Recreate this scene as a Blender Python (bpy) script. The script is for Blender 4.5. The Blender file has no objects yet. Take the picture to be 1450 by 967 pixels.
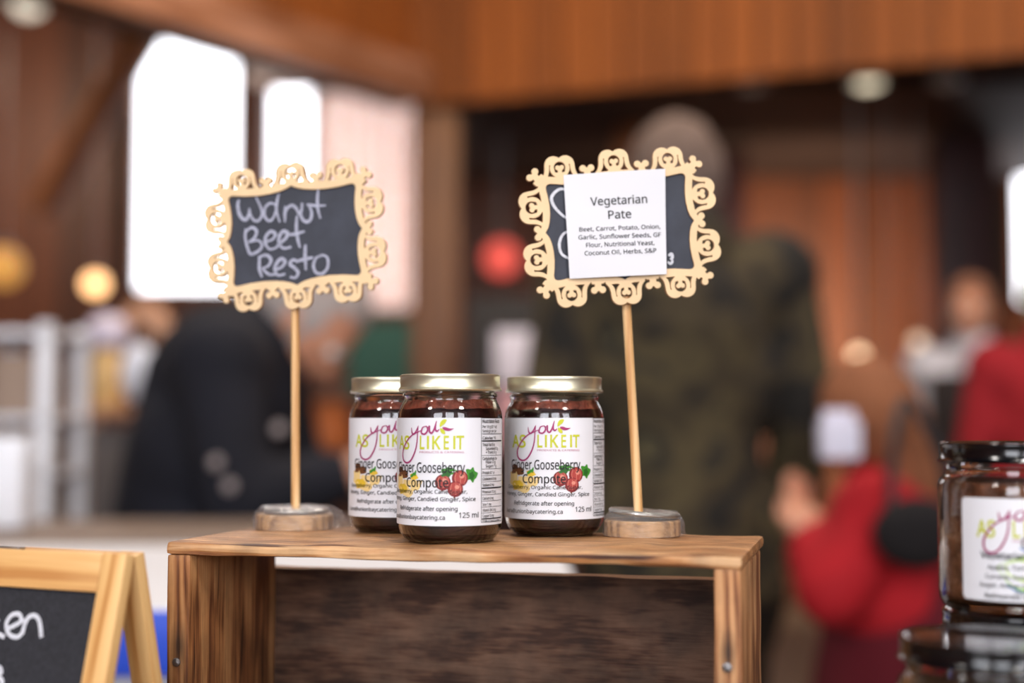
import bpy, bmesh, math, random
import numpy as np
from mathutils import Vector, Matrix, noise
random.seed(7)
S = bpy.context.scene
COL = S.collection
F = 50 / 36 * 1450            # focal length in pixels of the 1450 px wide frame
PITCH = math.atan(109.5 / F)
CZ = 1.10                     # eye height of the camera above the floor
R = math.radians

# ------------------------------------------------------------------ camera
cam = bpy.data.objects.new('camera', bpy.data.cameras.new('camera'))
COL.objects.link(cam)
cam.location = (0, 0, CZ)
cam.rotation_euler = (R(90) + PITCH, 0, 0)
cam.data.lens = 50
cam.data.sensor_width = 36
cam.data.clip_start = 0.02
cam.data.dof.use_dof = True
cam.data.dof.focus_distance = 0.735
cam.data.dof.aperture_fstop = 2.8
S.camera = cam
S.view_settings.view_transform = 'Standard'
S.view_settings.look = 'None'
S.view_settings.gamma = 1
S.view_settings.exposure = 0.0
S.cycles.use_denoising = True
S.cycles.max_bounces = 10
S.cycles.transparent_max_bounces = 12
S.cycles.sample_clamp_indirect = 6

# ------------------------------------------------------------------ world, lights
W = bpy.data.worlds.new('world'); S.world = W
W.use_nodes = True
bg = W.node_tree.nodes['Background']
bg.inputs[0].default_value = (0.75, 0.85, 1.0, 1)
bg.inputs[1].default_value = 1.0

def area(name, loc, target, size, power, color=(1, 1, 1)):
    l = bpy.data.lights.new(name, 'AREA'); l.shape = 'DISK'; l.size = size
    l.energy = power; l.color = color
    o = bpy.data.objects.new(name, l); COL.objects.link(o)
    o.location = loc
    d = Vector(target) - Vector(loc)
    o.rotation_euler = d.to_track_quat('-Z', 'Y').to_euler()
    return o
area('hall_key_lamp', (0.75, -0.55, 2.35), (0, 0.75, 1.0), 0.30, 15, (1.0, 0.94, 0.87))
area('hall_side_lamp', (-1.5, -0.5, 2.5), (0, 0.8, 1.0), 0.35, 13, (1.0, 0.95, 0.90))
area('hall_spot_lamp', (0.25, 0.15, 2.9), (0, 0.8, 1.0), 0.10, 7, (1.0, 0.94, 0.87))
area('hall_spot_lamp', (-0.6, -1.4, 3.3), (0, 0.8, 1.0), 0.12, 14, (1.0, 0.94, 0.87))
area('ceiling_fill_light', (0.2, 2.4, 3.7), (0.2, 5.8, 2.9), 1.0, 62, (1.0, 0.72, 0.46))  # unseen area lights added as fill from the ceiling
area('ceiling_fill_light', (-0.9, 3.2, 3.8), (-1.2, 2.6, 0.5), 1.0, 42, (1.0, 0.90, 0.82))
area('ceiling_fill_light', (1.7, 2.6, 3.8), (1.2, 2.8, 0.5), 1.0, 45, (1.0, 0.88, 0.80))
area('back_wall_fill', (1.55, 7.2, 1.5), (1.75, 8.6, 1.7), 0.5, 55, (1.0, 0.72, 0.46))  # bare light added to brighten the back wall, no fitting
area('back_wall_fill', (-3.0, 7.0, 3.0), (-2.8, 8.6, 1.8), 0.5, 22, (1.0, 0.78, 0.58))  # added likewise for the wall by the left window

# ------------------------------------------------------------------ helpers
def at(px, py, Y):
    dx = (px - 725) / F; dy = (483.5 - py) / F
    t = Y / (math.cos(PITCH) - dy * math.sin(PITCH))
    return Vector((dx * t, Y, CZ + t * (math.sin(PITCH) + dy * math.cos(PITCH))))

def ray_local(px, py, M):
    """Photo point -> (x, z) in the board frame M whose face lies in local y = 0."""
    o = Vector((0, 0, CZ)); d = at(px, py, 1.0) - o
    Mi = M.inverted()
    o2 = Mi @ o; d2 = Mi.to_3x3() @ d
    t = -o2.y / d2.y
    p = o2 + d2 * t
    return (p.x, p.z)

def lin(c):
    if isinstance(c, str):
        c = [int(c[i:i + 2], 16) for i in (0, 2, 4)]
    out = []
    for v in c[:3]:
        v = v / 255
        out.append(v / 12.92 if v <= 0.04045 else ((v + 0.055) / 1.055) ** 2.4)
    return (*out, 1)

def mat(name, c, rough=0.5, metal=0.0, trans=0.0, ior=1.45, emit=0.0, bump=0.0, bscale=50, coat=0.0, var=0.0, spec=0.5, sub=0.0):
    m = bpy.data.materials.new(name); m.use_nodes = True
    n = m.node_tree.nodes; l = m.node_tree.links; b = n['Principled BSDF']
    b.inputs['Base Color'].default_value = lin(c)
    b.inputs['Roughness'].default_value = rough
    b.inputs['Metallic'].default_value = metal
    b.inputs['Transmission Weight'].default_value = trans
    b.inputs['IOR'].default_value = ior
    b.inputs['Coat Weight'].default_value = coat
    b.inputs['Specular IOR Level'].default_value = spec
    if sub:
        b.inputs['Subsurface Weight'].default_value = sub
        b.inputs['Subsurface Scale'].default_value = 0.005
    if emit:
        b.inputs['Emission Color'].default_value = lin(c)
        b.inputs['Emission Strength'].default_value = emit
    if bump or var:
        tc = n.new('ShaderNodeTexCoord'); nz = n.new('ShaderNodeTexNoise')
        nz.inputs['Scale'].default_value = bscale; nz.inputs['Detail'].default_value = 5
        l.new(tc.outputs['Object'], nz.inputs['Vector'])
        if bump:
            bp = n.new('ShaderNodeBump'); bp.inputs['Strength'].default_value = bump
            bp.inputs['Distance'].default_value = 0.02
            l.new(nz.outputs['Fac'], bp.inputs['Height']); l.new(bp.outputs['Normal'], b.inputs['Normal'])
        if var:
            cr = n.new('ShaderNodeValToRGB')
            base = lin(c)
            cr.color_ramp.elements[0].position = 0.3; cr.color_ramp.elements[1].position = 0.7
            cr.color_ramp.elements[0].color = tuple(v * (1 - var) for v in base[:3]) + (1,)
            cr.color_ramp.elements[1].color = tuple(min(1, v * (1 + var)) for v in base[:3]) + (1,)
            l.new(nz.outputs['Fac'], cr.inputs['Fac']); l.new(cr.outputs['Color'], b.inputs['Base Color'])
    return m

def wood(name, dark, midc, light, axis='X', scale=1.0, stretch=14, rough=0.6, bump=0.25, per_object=0.0, cracks=0.0, stains=0.0, spots=()):
    """Procedural timber: fibres stretched along one axis, broad figure, pores."""
    m = bpy.data.materials.new(name); m.use_nodes = True
    n = m.node_tree.nodes; l = m.node_tree.links; b = n['Principled BSDF']
    b.inputs['Roughness'].default_value = rough
    tc = n.new('ShaderNodeTexCoord')
    src = tc.outputs['Object']
    if per_object:
        oi = n.new('ShaderNodeObjectInfo')
        ml = n.new('ShaderNodeMath'); ml.operation = 'MULTIPLY'; ml.inputs[1].default_value = 37.0
        l.new(oi.outputs['Random'], ml.inputs[0])
        va = n.new('ShaderNodeVectorMath'); va.operation = 'ADD'
        l.new(src, va.inputs[0]); l.new(ml.outputs[0], va.inputs[1]); src = va.outputs[0]
    def mapped(k, st):
        mp = n.new('ShaderNodeMapping')
        s = [k, k, k]; s['XYZ'.index(axis)] = k / st
        mp.inputs['Scale'].default_value = s
        l.new(src, mp.inputs['Vector'])
        return mp.outputs[0]
    big = n.new('ShaderNodeTexNoise'); big.inputs['Scale'].default_value = 1; big.inputs['Detail'].default_value = 3
    big.inputs['Distortion'].default_value = 1.2
    l.new(mapped(30 * scale, stretch * 0.5), big.inputs['Vector'])
    fine = n.new('ShaderNodeTexNoise'); fine.inputs['Scale'].default_value = 1; fine.inputs['Detail'].default_value = 6
    l.new(mapped(330 * scale, stretch * 1.7), fine.inputs['Vector'])
    ring = n.new('ShaderNodeTexWave'); ring.wave_type = 'BANDS'
    ring.bands_direction = {'X': 'Y', 'Y': 'X', 'Z': 'X'}[axis]
    ring.inputs['Scale'].default_value = 1.2; ring.inputs['Distortion'].default_value = 9
    ring.inputs['Detail'].default_value = 3; ring.inputs['Detail Scale'].default_value = 1.0
    l.new(mapped(30 * scale, stretch * 0.6), ring.inputs['Vector'])
    mx = n.new('ShaderNodeMix'); mx.data_type = 'FLOAT'; mx.inputs[0].default_value = 0.58
    l.new(big.outputs['Fac'], mx.inputs[2]); l.new(fine.outputs['Fac'], mx.inputs[3])
    mx2 = n.new('ShaderNodeMix'); mx2.data_type = 'FLOAT'; mx2.inputs[0].default_value = 0.22
    l.new(mx.outputs[0], mx2.inputs[2]); l.new(ring.outputs['Fac'], mx2.inputs[3])
    cr = n.new('ShaderNodeValToRGB'); e = cr.color_ramp.elements
    e[0].position = 0.36; e[0].color = lin(dark)
    e[1].position = 0.62; e[1].color = lin(light)
    mid = e.new(0.48); mid.color = lin(midc)
    l.new(mx2.outputs[0], cr.inputs['Fac'])
    colour = cr.outputs['Color']
    height = mx.outputs[0]
    if cracks:
        ck = n.new('ShaderNodeTexNoise'); ck.inputs['Scale'].default_value = 1; ck.inputs['Detail'].default_value = 2
        l.new(mapped(110 * scale, 22), ck.inputs['Vector'])
        r2 = n.new('ShaderNodeValToRGB'); r2.color_ramp.elements[0].position = 0.33; r2.color_ramp.elements[1].position = 0.37
        l.new(ck.outputs['Fac'], r2.inputs['Fac'])
        mm = n.new('ShaderNodeMix'); mm.data_type = 'RGBA'; mm.blend_type = 'MIX'
        mm.inputs[6].default_value = tuple(v * 0.45 for v in lin(dark)[:3]) + (1,)
        l.new(r2.outputs['Color'], mm.inputs[0]); l.new(colour, mm.inputs[7]); colour = mm.outputs[2]
    if stains:
        sn = n.new('ShaderNodeTexNoise'); sn.inputs['Scale'].default_value = 26 * scale; sn.inputs['Detail'].default_value = 4
        l.new(src, sn.inputs['Vector'])
        r3 = n.new('ShaderNodeValToRGB'); r3.color_ramp.elements[0].position = 0.35; r3.color_ramp.elements[1].position = 0.62
        k = 1 - stains
        r3.color_ramp.elements[0].color = (k, k, k, 1); r3.color_ramp.elements[1].color = (1, 1, 1, 1)
        l.new(sn.outputs['Fac'], r3.inputs['Fac'])
        m3 = n.new('ShaderNodeMix'); m3.data_type = 'RGBA'; m3.blend_type = 'MULTIPLY'; m3.inputs[0].default_value = 1
        l.new(colour, m3.inputs[6]); l.new(r3.outputs['Color'], m3.inputs[7]); colour = m3.outputs[2]
    for sx_, sy_, sz_, rad in spots:      # dark iron stain spreading along the grain from a nail
        sb = n.new('ShaderNodeVectorMath'); sb.operation = 'SUBTRACT'; sb.inputs[1].default_value = (sx_, sy_, sz_)
        l.new(tc.outputs['Object'], sb.inputs[0])
        sc_ = n.new('ShaderNodeVectorMath'); sc_.operation = 'MULTIPLY'; sc_.inputs[1].default_value = (1.2, 1, 0.42)
        l.new(sb.outputs[0], sc_.inputs[0])
        ln = n.new('ShaderNodeVectorMath'); ln.operation = 'LENGTH'; l.new(sc_.outputs[0], ln.inputs[0])
        ad = n.new('ShaderNodeMath'); ad.operation = 'MULTIPLY_ADD'; ad.inputs[1].default_value = rad * 1.2
        l.new(fine.outputs['Fac'], ad.inputs[0]); l.new(ln.outputs['Value'], ad.inputs[2])
        mr_ = n.new('ShaderNodeMapRange'); mr_.inputs[1].default_value = rad * 0.9; mr_.inputs[2].default_value = rad * 2.2
        mr_.inputs[3].default_value = 0.16; mr_.inputs[4].default_value = 1.0
        l.new(ad.outputs[0], mr_.inputs[0])
        m4 = n.new('ShaderNodeMix'); m4.data_type = 'RGBA'; m4.blend_type = 'MULTIPLY'; m4.inputs[0].default_value = 1
        l.new(colour, m4.inputs[6]); l.new(mr_.outputs[0], m4.inputs[7]); colour = m4.outputs[2]
    if per_object:
        hs = n.new('ShaderNodeHueSaturation')
        mr = n.new('ShaderNodeMapRange'); mr.inputs[3].default_value = 1 - per_object; mr.inputs[4].default_value = 1 + per_object
        l.new(oi.outputs['Random'], mr.inputs[0]); l.new(mr.outputs[0], hs.inputs['Value'])
        l.new(colour, hs.inputs['Color']); colour = hs.outputs['Color']
    l.new(colour, b.inputs['Base Color'])
    bp = n.new('ShaderNodeBump'); bp.inputs['Strength'].default_value = bump; bp.inputs['Distance'].default_value = 0.0015
    l.new(height, bp.inputs['Height']); l.new(bp.outputs['Normal'], b.inputs['Normal'])
    return m

def link(name, me, parent=None, M=None):
    o = bpy.data.objects.new(name, me); COL.objects.link(o)
    if parent is not None:
        o.parent = parent
    if M is not None:
        o.matrix_basis = M
    return o

def thing(name, label, cat, loc=(0, 0, 0), rotz=0.0, group=None):
    o = link(name, None); o.location = loc; o.rotation_euler = (0, 0, rotz)
    o.empty_display_size = 0.05
    o['label'] = label; o['category'] = cat
    if group: o['group'] = group
    return o

def tag(o, label, cat, group=None):
    o['label'] = label; o['category'] = cat
    if group: o['group'] = group
    return o

def bm_obj(name, bm, ms, parent=None, M=None, smooth=True, angle=35):
    me = bpy.data.meshes.new(name); bm.normal_update(); bm.to_mesh(me); bm.free()
    for m in (ms if isinstance(ms, (list, tuple)) else [ms]): me.materials.append(m)
    if smooth:
        me.shade_smooth()
        me.set_sharp_from_angle(angle=R(angle))
    return link(name, me, parent, M)

def local(root, M):
    """World placement M for a child of an already placed root."""
    rm = Matrix.Translation(root.location) @ root.rotation_euler.to_matrix().to_4x4()
    return rm.inverted() @ M

def box(bm, sx, sy, sz, c=(0, 0, 0), rot=None, bev=0.0, mi=0):
    r = bmesh.ops.create_cube(bm, size=1.0)
    vs = r['verts']
    M = Matrix.Translation(c) @ (rot.to_4x4() if rot else Matrix.Identity(4)) @ Matrix.Diagonal((sx, sy, sz, 1))
    bmesh.ops.transform(bm, matrix=M, verts=vs)
    fs = {f for v in vs for f in v.link_faces}
    for f in fs: f.material_index = mi
    if bev:
        es = list({e for v in vs for e in v.link_edges})
        bmesh.ops.bevel(bm, geom=es, offset=bev, segments=2, affect='EDGES', profile=0.6)

def plank(name, sx, sy, sz, c, m, parent, axis=0, bev=0.0015, wear=0.0004, cuts=24, seed=0):
    bm = bmesh.new()
    box(bm, sx, sy, sz, (0, 0, 0), bev=bev)
    L = (sx, sy, sz)[axis]; nv = Vector([1 if i == axis else 0 for i in range(3)])
    for i in range(1, cuts):
        p = -L / 2 + L * i / cuts
        bmesh.ops.bisect_plane(bm, geom=bm.verts[:] + bm.edges[:] + bm.faces[:], plane_co=nv * p, plane_no=nv)
    for v in bm.verts:
        q = v.co * 70 + Vector((seed * 9.1, seed * 3.3, 0))
        q[axis] *= 0.55
        d = Vector((noise.noise(q), noise.noise(q + Vector((31, 0, 0))), noise.noise(q + Vector((0, 47, 0)))))
        d[axis] *= 0.4
        v.co += d * wear
    return bm_obj(name, bm, m, parent, Matrix.Translation(c), angle=40)

def lathe(bm, prof, n=72, mi=0, c=(0, 0, 0), close=False):
    """Spin (r, z) points around z; points with r = 0 close into a pole."""
    rings = []
    for r, z in prof:
        if r <= 1e-9:
            rings.append([bm.verts.new((c[0], c[1], c[2] + z))])
        else:
            rings.append([bm.verts.new((c[0] + r * math.cos(2 * math.pi * i / n), c[1] + r * math.sin(2 * math.pi * i / n), c[2] + z)) for i in range(n)])
    idx = list(range(len(rings)))
    pairs = list(zip(idx[:-1], idx[1:]))
    if close: pairs.append((idx[-1], 0))
    for a, b in pairs:
        A, B = rings[a], rings[b]
        for i in range(n):
            j = (i + 1) % n
            if len(A) == 1 and len(B) == 1: continue
            if len(A) == 1: f = bm.faces.new((A[0], B[j], B[i]))
            elif len(B) == 1: f = bm.faces.new((A[i], A[j], B[0]))
            else: f = bm.faces.new((A[i], A[j], B[j], B[i]))
            f.material_index = mi
    return rings

def rod(bm, p0, p1, r0, r1=None, n=16, mi=0, caps=True):
    r1 = r0 if r1 is None else r1
    p0 = Vector(p0); p1 = Vector(p1); d = p1 - p0
    q = d.to_track_quat('Z', 'Y').to_matrix().to_4x4()
    r = bmesh.ops.create_cone(bm, cap_ends=caps, segments=n, radius1=r0, radius2=r1, depth=d.length,
                              matrix=Matrix.Translation((p0 + p1) / 2) @ q)
    for v in r['verts']:
        for f in v.link_faces: f.material_index = mi

def ball(bm, c, r, sub=3, scale=(1, 1, 1), rot=None):
    M = Matrix.Translation(c) @ (rot.to_4x4() if rot else Matrix.Identity(4)) @ Matrix.Diagonal((scale[0], scale[1], scale[2], 1))
    bmesh.ops.create_icosphere(bm, subdivisions=sub, radius=r, matrix=M)

def catmull(pts, n=8, closed=False):
    P = [Vector(p) for p in pts]
    out = []
    m = len(P)
    rng = range(m) if closed else range(m - 1)
    for i in rng:
        p1 = P[i]; p2 = P[(i + 1) % m]
        p0 = P[i - 1] if (closed or i > 0) else p1 * 2 - p2
        p3 = P[(i + 2) % m] if (closed or i + 2 < m) else p2 * 2 - p1
        for k in range(n):
            t = k / n
            out.append(0.5 * ((2 * p1) + (p2 - p0) * t + (2 * p0 - 5 * p1 + 4 * p2 - p3) * t * t + (3 * p1 - p0 - 3 * p2 + p3) * t ** 3))
    if not closed: out.append(P[-1])
    return out

# ---- flat print: coloured shapes in (u, v), later mapped on a plane or a cylinder
_text_cache = {}
try:
    SANS = bpy.data.fonts.load(bpy.utils.system_resource('DATAFILES', path='fonts') + '/NotoSansHebrew-Regular.woff2')
except Exception:
    SANS = None
def text_geo(s, bold):
    key = (s, bold)
    if key not in _text_cache:
        cu = bpy.data.curves.new('text', 'FONT'); cu.body = s; cu.size = 1; cu.resolution_u = 2
        cu.offset = 0.017 if bold else 0.010
        cu.fill_mode = 'FRONT'
        if SANS: cu.font = SANS
        o = bpy.data.objects.new('text', cu); COL.objects.link(o)
        dg = bpy.context.evaluated_depsgraph_get()
        ev = o.evaluated_get(dg); me = ev.to_mesh()
        vs = [(v.co.x, v.co.y) for v in me.vertices]; fs = [tuple(p.vertices) for p in me.polygons]
        ev.to_mesh_clear()
        bpy.data.objects.remove(o); bpy.data.curves.remove(cu)
        xs = [v[0] for v in vs]
        _text_cache[key] = (vs, fs, min(xs), max(xs))
    return _text_cache[key]

def cap_height():
    if 'cap' not in _text_cache:
        vs = text_geo('H', False)[0]; _text_cache['cap'] = max(v[1] for v in vs)
    return _text_cache['cap']

class Print:
    def __init__(self): self.v = []; self.f = []; self.m = []
    def add(self, vs, fs, mi, h):
        b = len(self.v)
        self.v += [(x, y, h) for x, y in vs]
        for f in fs: self.f.append(tuple(b + i for i in f)); self.m.append(mi)
    def text(self, s, a, b, cap, mi=0, h=0.0, bold=False):
        """Text with its baseline from a to b; cap is the height of a capital."""
        vs, fs, x0, x1 = text_geo(s, bold)
        a = Vector(a); b = Vector(b); d = b - a; L = d.length; e = d / L; nrm = Vector((-e.y, e.x))
        k = L / (x1 - x0); c = cap / cap_height()
        self.add([tuple(a + e * ((x - x0) * k) + nrm * (y * c)) for x, y in vs], fs, mi, h)
    def ribbon(self, pts, w, mi=0, h=0.0, smooth=True, n=7, taper=None):
        P = catmull(pts, n) if smooth else [Vector(p) for p in pts]
        vs = []; fs = []
        for i, p in enumerate(P):
            t = (P[min(i + 1, len(P) - 1)] - P[max(i - 1, 0)])
            t = t.normalized() if t.length > 0 else Vector((1, 0))
            q = Vector((-t.y, t.x))
            u = i / (len(P) - 1)
            ww = w * (taper(u) if taper else 1)
            vs += [tuple(p + q * ww / 2), tuple(p - q * ww / 2)]
            if i: fs.append((2 * i - 2, 2 * i - 1, 2 * i + 1, 2 * i))
        self.add(vs, fs, mi, h)
    def blob(self, c, rx, ry, mi, h, rot=0, n=24, wob=0.0, seed=0, lobes=0):
        vs = [tuple(c)]
        for i in range(n):
            a = 2 * math.pi * i / n
            k = 1 + wob * noise.noise(Vector((math.cos(a) * 1.7 + seed, math.sin(a) * 1.7, seed * 0.7)))
            if lobes: k *= 1 + 0.16 * math.cos(lobes * a)
            x = rx * k * math.cos(a); y = ry * k * math.sin(a)
            vs.append((c[0] + x * math.cos(rot) - y * math.sin(rot), c[1] + x * math.sin(rot) + y * math.cos(rot)))
        self.add(vs, [(0, 1 + i, 1 + (i + 1) % n) for i in range(n)], mi, h)
    def build(self, name, ms, parent, fn, M=None):
        me = bpy.data.meshes.new(name)
        me.from_pydata([fn(*v) for v in self.v], [], self.f)
        for m in ms: me.materials.append(m)
        me.polygons.foreach_set('material_index', self.m)
        return link(name, me, parent, M)

# ------------------------------------------------------------------ materials
M_wall = wood('brown stained wall timber', '2c150c', '5a2c14', '7c431f', 'Z', 0.25, 14, 0.55, 0.3, per_object=0.32)
M_wallback = mat('dark timber backing', '1c100c', 0.8)
M_fascia = wood('orange brown gallery timber', '4a220a', '8a4a16', 'a86020', 'Z', 0.25, 14, 0.75, 0.3, per_object=0.22)
M_post = wood('brown post timber', '482408', '6e3f14', '84521e', 'Z', 0.25, 14, 0.5, 0.3)
M_beam = wood('tan beam timber', '7d5038', 'a87557', 'c4937a', 'X', 0.25, 14, 0.45, 0.3)
M_brace = wood('brace timber', '6a3a20', '9b5c36', 'b6733f', 'Z', 0.25, 14, 0.85, 0.3)
M_ceil = mat('dark ceiling boards', '2a1d1c', 0.7, var=0.3, bscale=3)
M_floor = mat('grey hall floor', '6d625a', 0.5, var=0.2, bscale=4)
M_pane = mat('bright overcast window glass', 'f4f7ff', 0.3, emit=5.0)
M_softbox = mat('unseen soft box pane', 'f4f7ff', 0.3, emit=9.0)  # stronger glow, added as front fill from behind the camera
M_winframe = wood('window frame timber', '4b2413', '7a4526', '97603c', 'Z', 0.3, 12, 0.5, 0.3)
M_blind = mat('backlit sheer blind', 'e9cfc4', 0.8, emit=0.42, var=0.08, bscale=9)  # window light from behind put into the blind as emission
M_blindstripe = mat('backlit blind fold', 'dcb9ab', 0.8, emit=0.35)  # slightly darker fold, its backlight emitted too

M_cratetop = wood('worn pine top', '784222', 'ba804c', 'dcae7e', 'X', 1.8, 18, 0.5, 0.9, cracks=1, stains=0.35)  # orange-brown top wood, also laid on the back plank's upper faces
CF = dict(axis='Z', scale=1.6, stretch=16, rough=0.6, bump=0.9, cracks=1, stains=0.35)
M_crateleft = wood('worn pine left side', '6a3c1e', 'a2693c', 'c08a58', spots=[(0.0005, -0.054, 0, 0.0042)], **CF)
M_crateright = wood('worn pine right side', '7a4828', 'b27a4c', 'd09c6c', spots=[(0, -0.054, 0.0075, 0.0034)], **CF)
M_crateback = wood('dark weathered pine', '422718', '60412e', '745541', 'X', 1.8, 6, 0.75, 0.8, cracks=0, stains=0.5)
M_nail = mat('dull steel nail', '8d8a8a', 0.35, metal=0.9, bump=0.2, bscale=400)
M_nailstain = mat('rust stain', '2b1a12', 0.8)
M_counter = wood('counter timber', '3a2a22', '5a4436', '6d5443', 'X', 0.5, 14, 0.5, 0.2)
M_ply = mat('pale laser cut plywood', 'dfc096', 0.55, var=0.06, bscale=60, bump=0.03)
M_burnt = mat('laser burnt plywood edge', '9c6a3c', 0.7, var=0.25, bscale=300)
M_slate = mat('chalkboard slate', '31343f', 0.65, var=0.22, bscale=60)
M_chalk = mat('chalk', 'a0a2b4', 0.95, var=0.18, bscale=500)
M_chalkw = mat('white chalk', 'c9cad2', 0.95, var=0.15, bscale=500)
M_stick = wood('pale birch dowel', 'b98650', 'd6a972', 'e8c595', 'Z', 1.0, 20, 0.5, 0.15)
M_base = wood('raw beech disc', '7d5835', 'a27a4c', 'b98f60', 'X', 1.6, 5, 0.55, 0.3)
M_paper = mat('white paper', 'd6d6dc', 0.7)
M_ink = mat('black print', '1b1a1e', 0.6)
M_inkred = mat('red speck print', 'b04858', 0.6)
M_label = mat('white gloss label', 'e2e2e8', 0.35)
M_lime = mat('lime print', 'c2c62c', 0.5)
M_mag = mat('magenta print', 'a02c68', 0.5)
M_maglight = mat('pink small print', 'bd7f96', 0.5)
M_berryd = mat('dark berry print', '7a1f22', 0.5)
M_berry = mat('berry print', 'a8403a', 0.5)
M_berryl = mat('berry light print', 'd58a78', 0.5)
M_green = mat('green leaf print', '3f8a2e', 0.5)
M_greend = mat('dark green print', '25601f', 0.5)
M_ginger = mat('ginger print', 'eccf8e', 0.5)
M_yellow = mat('yellow fruit print', 'e2bd3a', 0.5)
M_brownp = mat('brown root print', '6e4426', 0.5)
M_apple = mat('apple print', 'a9cf62', 0.5)
M_applel = mat('pale apple print', 'cfe4a0', 0.5)
M_bluep = mat('blue print', '5b8ac4', 0.5)
M_glass = mat('clear glass', 'ffffff', 0.0, trans=1.0, ior=1.48)
M_jam = mat('dark berry compote', '240509', 0.35, var=0.7, bscale=220, bump=0.1, spec=0.25)
M_smear = mat('reddish residue on glass', '8c4632', 0.45, var=0.4, bscale=260, bump=0.4)
M_gold = mat('pale gold lid metal', 'e6e2c8', 0.38, metal=0.92, bump=0.01, bscale=40)
M_black = mat('gloss black lid enamel', '07070a', 0.16, coat=0.6)
M_chut = mat('brown chutney', '70432a', 0.45, var=0.4, bscale=160, bump=0.5)
M_pale = mat('pale brown relish', '9c7350', 0.5, var=0.4, bscale=160, bump=0.5)
M_disc = mat('brushed zinc disc', 'b9b7b2', 0.35, metal=0.85, bump=0.1, bscale=90)
M_pine = wood('smooth pine sign wood', 'b97f44', 'd5a264', 'e3b87c', 'X', 0.8, 16, 0.45, 0.15)
M_pinez = wood('smooth pine sign stile', 'b97f44', 'd5a264', 'e3b87c', 'Z', 0.8, 16, 0.45, 0.15)
M_blackboard = mat('fine grained blackboard', '24242a', 0.75, var=0.35, bscale=500, bump=0.1)

def film_mat():
    m = bpy.data.materials.new('clinging plastic film'); m.use_nodes = True
    n = m.node_tree.nodes; l = m.node_tree.links
    n.remove(n['Principled BSDF']); out = n['Material Output']
    tr = n.new('ShaderNodeBsdfTransparent'); gl = n.new('ShaderNodeBsdfGlossy'); gl.inputs['Roughness'].default_value = 0.14
    df = n.new('ShaderNodeBsdfDiffuse'); df.inputs[0].default_value = (0.9, 0.9, 0.92, 1)
    tc = n.new('ShaderNodeTexCoord'); nz = n.new('ShaderNodeTexNoise'); nz.inputs['Scale'].default_value = 130; nz.inputs['Detail'].default_value = 6
    nz.inputs['Distortion'].default_value = 1.5
    l.new(tc.outputs['Object'], nz.inputs['Vector'])
    bp = n.new('ShaderNodeBump'); bp.inputs['Strength'].default_value = 0.8; bp.inputs['Distance'].default_value = 0.004
    l.new(nz.outputs['Fac'], bp.inputs['Height']); l.new(bp.outputs['Normal'], gl.inputs['Normal'])
    fr = n.new('ShaderNodeLayerWeight'); fr.inputs['Blend'].default_value = 0.35
    l.new(bp.outputs['Normal'], fr.inputs['Normal'])
    m0 = n.new('ShaderNodeMixShader'); m0.inputs[0].default_value = 0.07
    l.new(tr.outputs[0], m0.inputs[1]); l.new(df.outputs[0], m0.inputs[2])
    m1 = n.new('ShaderNodeMixShader'); l.new(fr.outputs['Facing'], m1.inputs[0])
    mr = n.new('ShaderNodeMath'); mr.operation = 'MULTIPLY_ADD'; mr.inputs[1].default_value = 0.34; mr.inputs[2].default_value = 0.02
    l.new(fr.outputs['Facing'], mr.inputs[0]); l.new(mr.outputs[0], m1.inputs[0])
    l.new(m0.outputs[0], m1.inputs[1]); l.new(gl.outputs[0], m1.inputs[2]); l.new(m1.outputs[0], out.inputs['Surface'])
    return m
M_film = film_mat()

def camo_mat():
    m = bpy.data.materials.new('camouflage cloth'); m.use_nodes = True
    n = m.node_tree.nodes; l = m.node_tree.links; b = n['Principled BSDF']; b.inputs['Roughness'].default_value = 0.9
    tc = n.new('ShaderNodeTexCoord'); nz = n.new('ShaderNodeTexNoise'); nz.inputs['Scale'].default_value = 6.5; nz.inputs['Detail'].default_value = 2
    l.new(tc.outputs['Object'], nz.inputs['Vector'])
    cr = n.new('ShaderNodeValToRGB'); cr.color_ramp.interpolation = 'CONSTANT'; e = cr.color_ramp.elements
    e[0].position = 0; e[0].color = lin('1a1713')
    e[1].position = 0.42; e[1].color = lin('39301f')
    for p, c in ((0.5, '4a4029'), (0.57, '28241b'), (0.66, '5c5338')):
        x = e.new(p); x.color = lin(c)
    l.new(nz.outputs['Fac'], cr.inputs['Fac']); l.new(cr.outputs['Color'], b.inputs['Base Color'])
    return m

# ------------------------------------------------------------------ the hall
FLOOR = 0.0; CEIL = 4.1
X0, X1, Y0, Y1 = -4.2, 4.2, -4.0, 8.6
def struct(o): o['kind'] = 'structure'; return o
bm = bmesh.new(); box(bm, X1 - X0, Y1 - Y0, 0.1, ((X0 + X1) / 2, (Y0 + Y1) / 2, -0.05)); struct(bm_obj('floor', bm, M_floor))
bm = bmesh.new(); box(bm, X1 - X0, Y1 - Y0, 0.1, ((X0 + X1) / 2, (Y0 + Y1) / 2, CEIL + 0.05)); struct(bm_obj('ceiling', bm, M_ceil))
M_sidewall = wood('side wall timber', '35190d', '6b3819', '8c4f28', 'Z', 0.2, 14, 0.6, 0.3)
bm = bmesh.new(); box(bm, 0.1, Y1 - Y0, CEIL, (X0 - 0.05, (Y0 + Y1) / 2, CEIL / 2)); struct(bm_obj('wall_left', bm, M_sidewall))
bm = bmesh.new(); box(bm, 0.1, Y1 - Y0, CEIL, (X1 + 0.05, (Y0 + Y1) / 2, CEIL / 2)); struct(bm_obj('wall_right', bm, M_sidewall))
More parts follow.
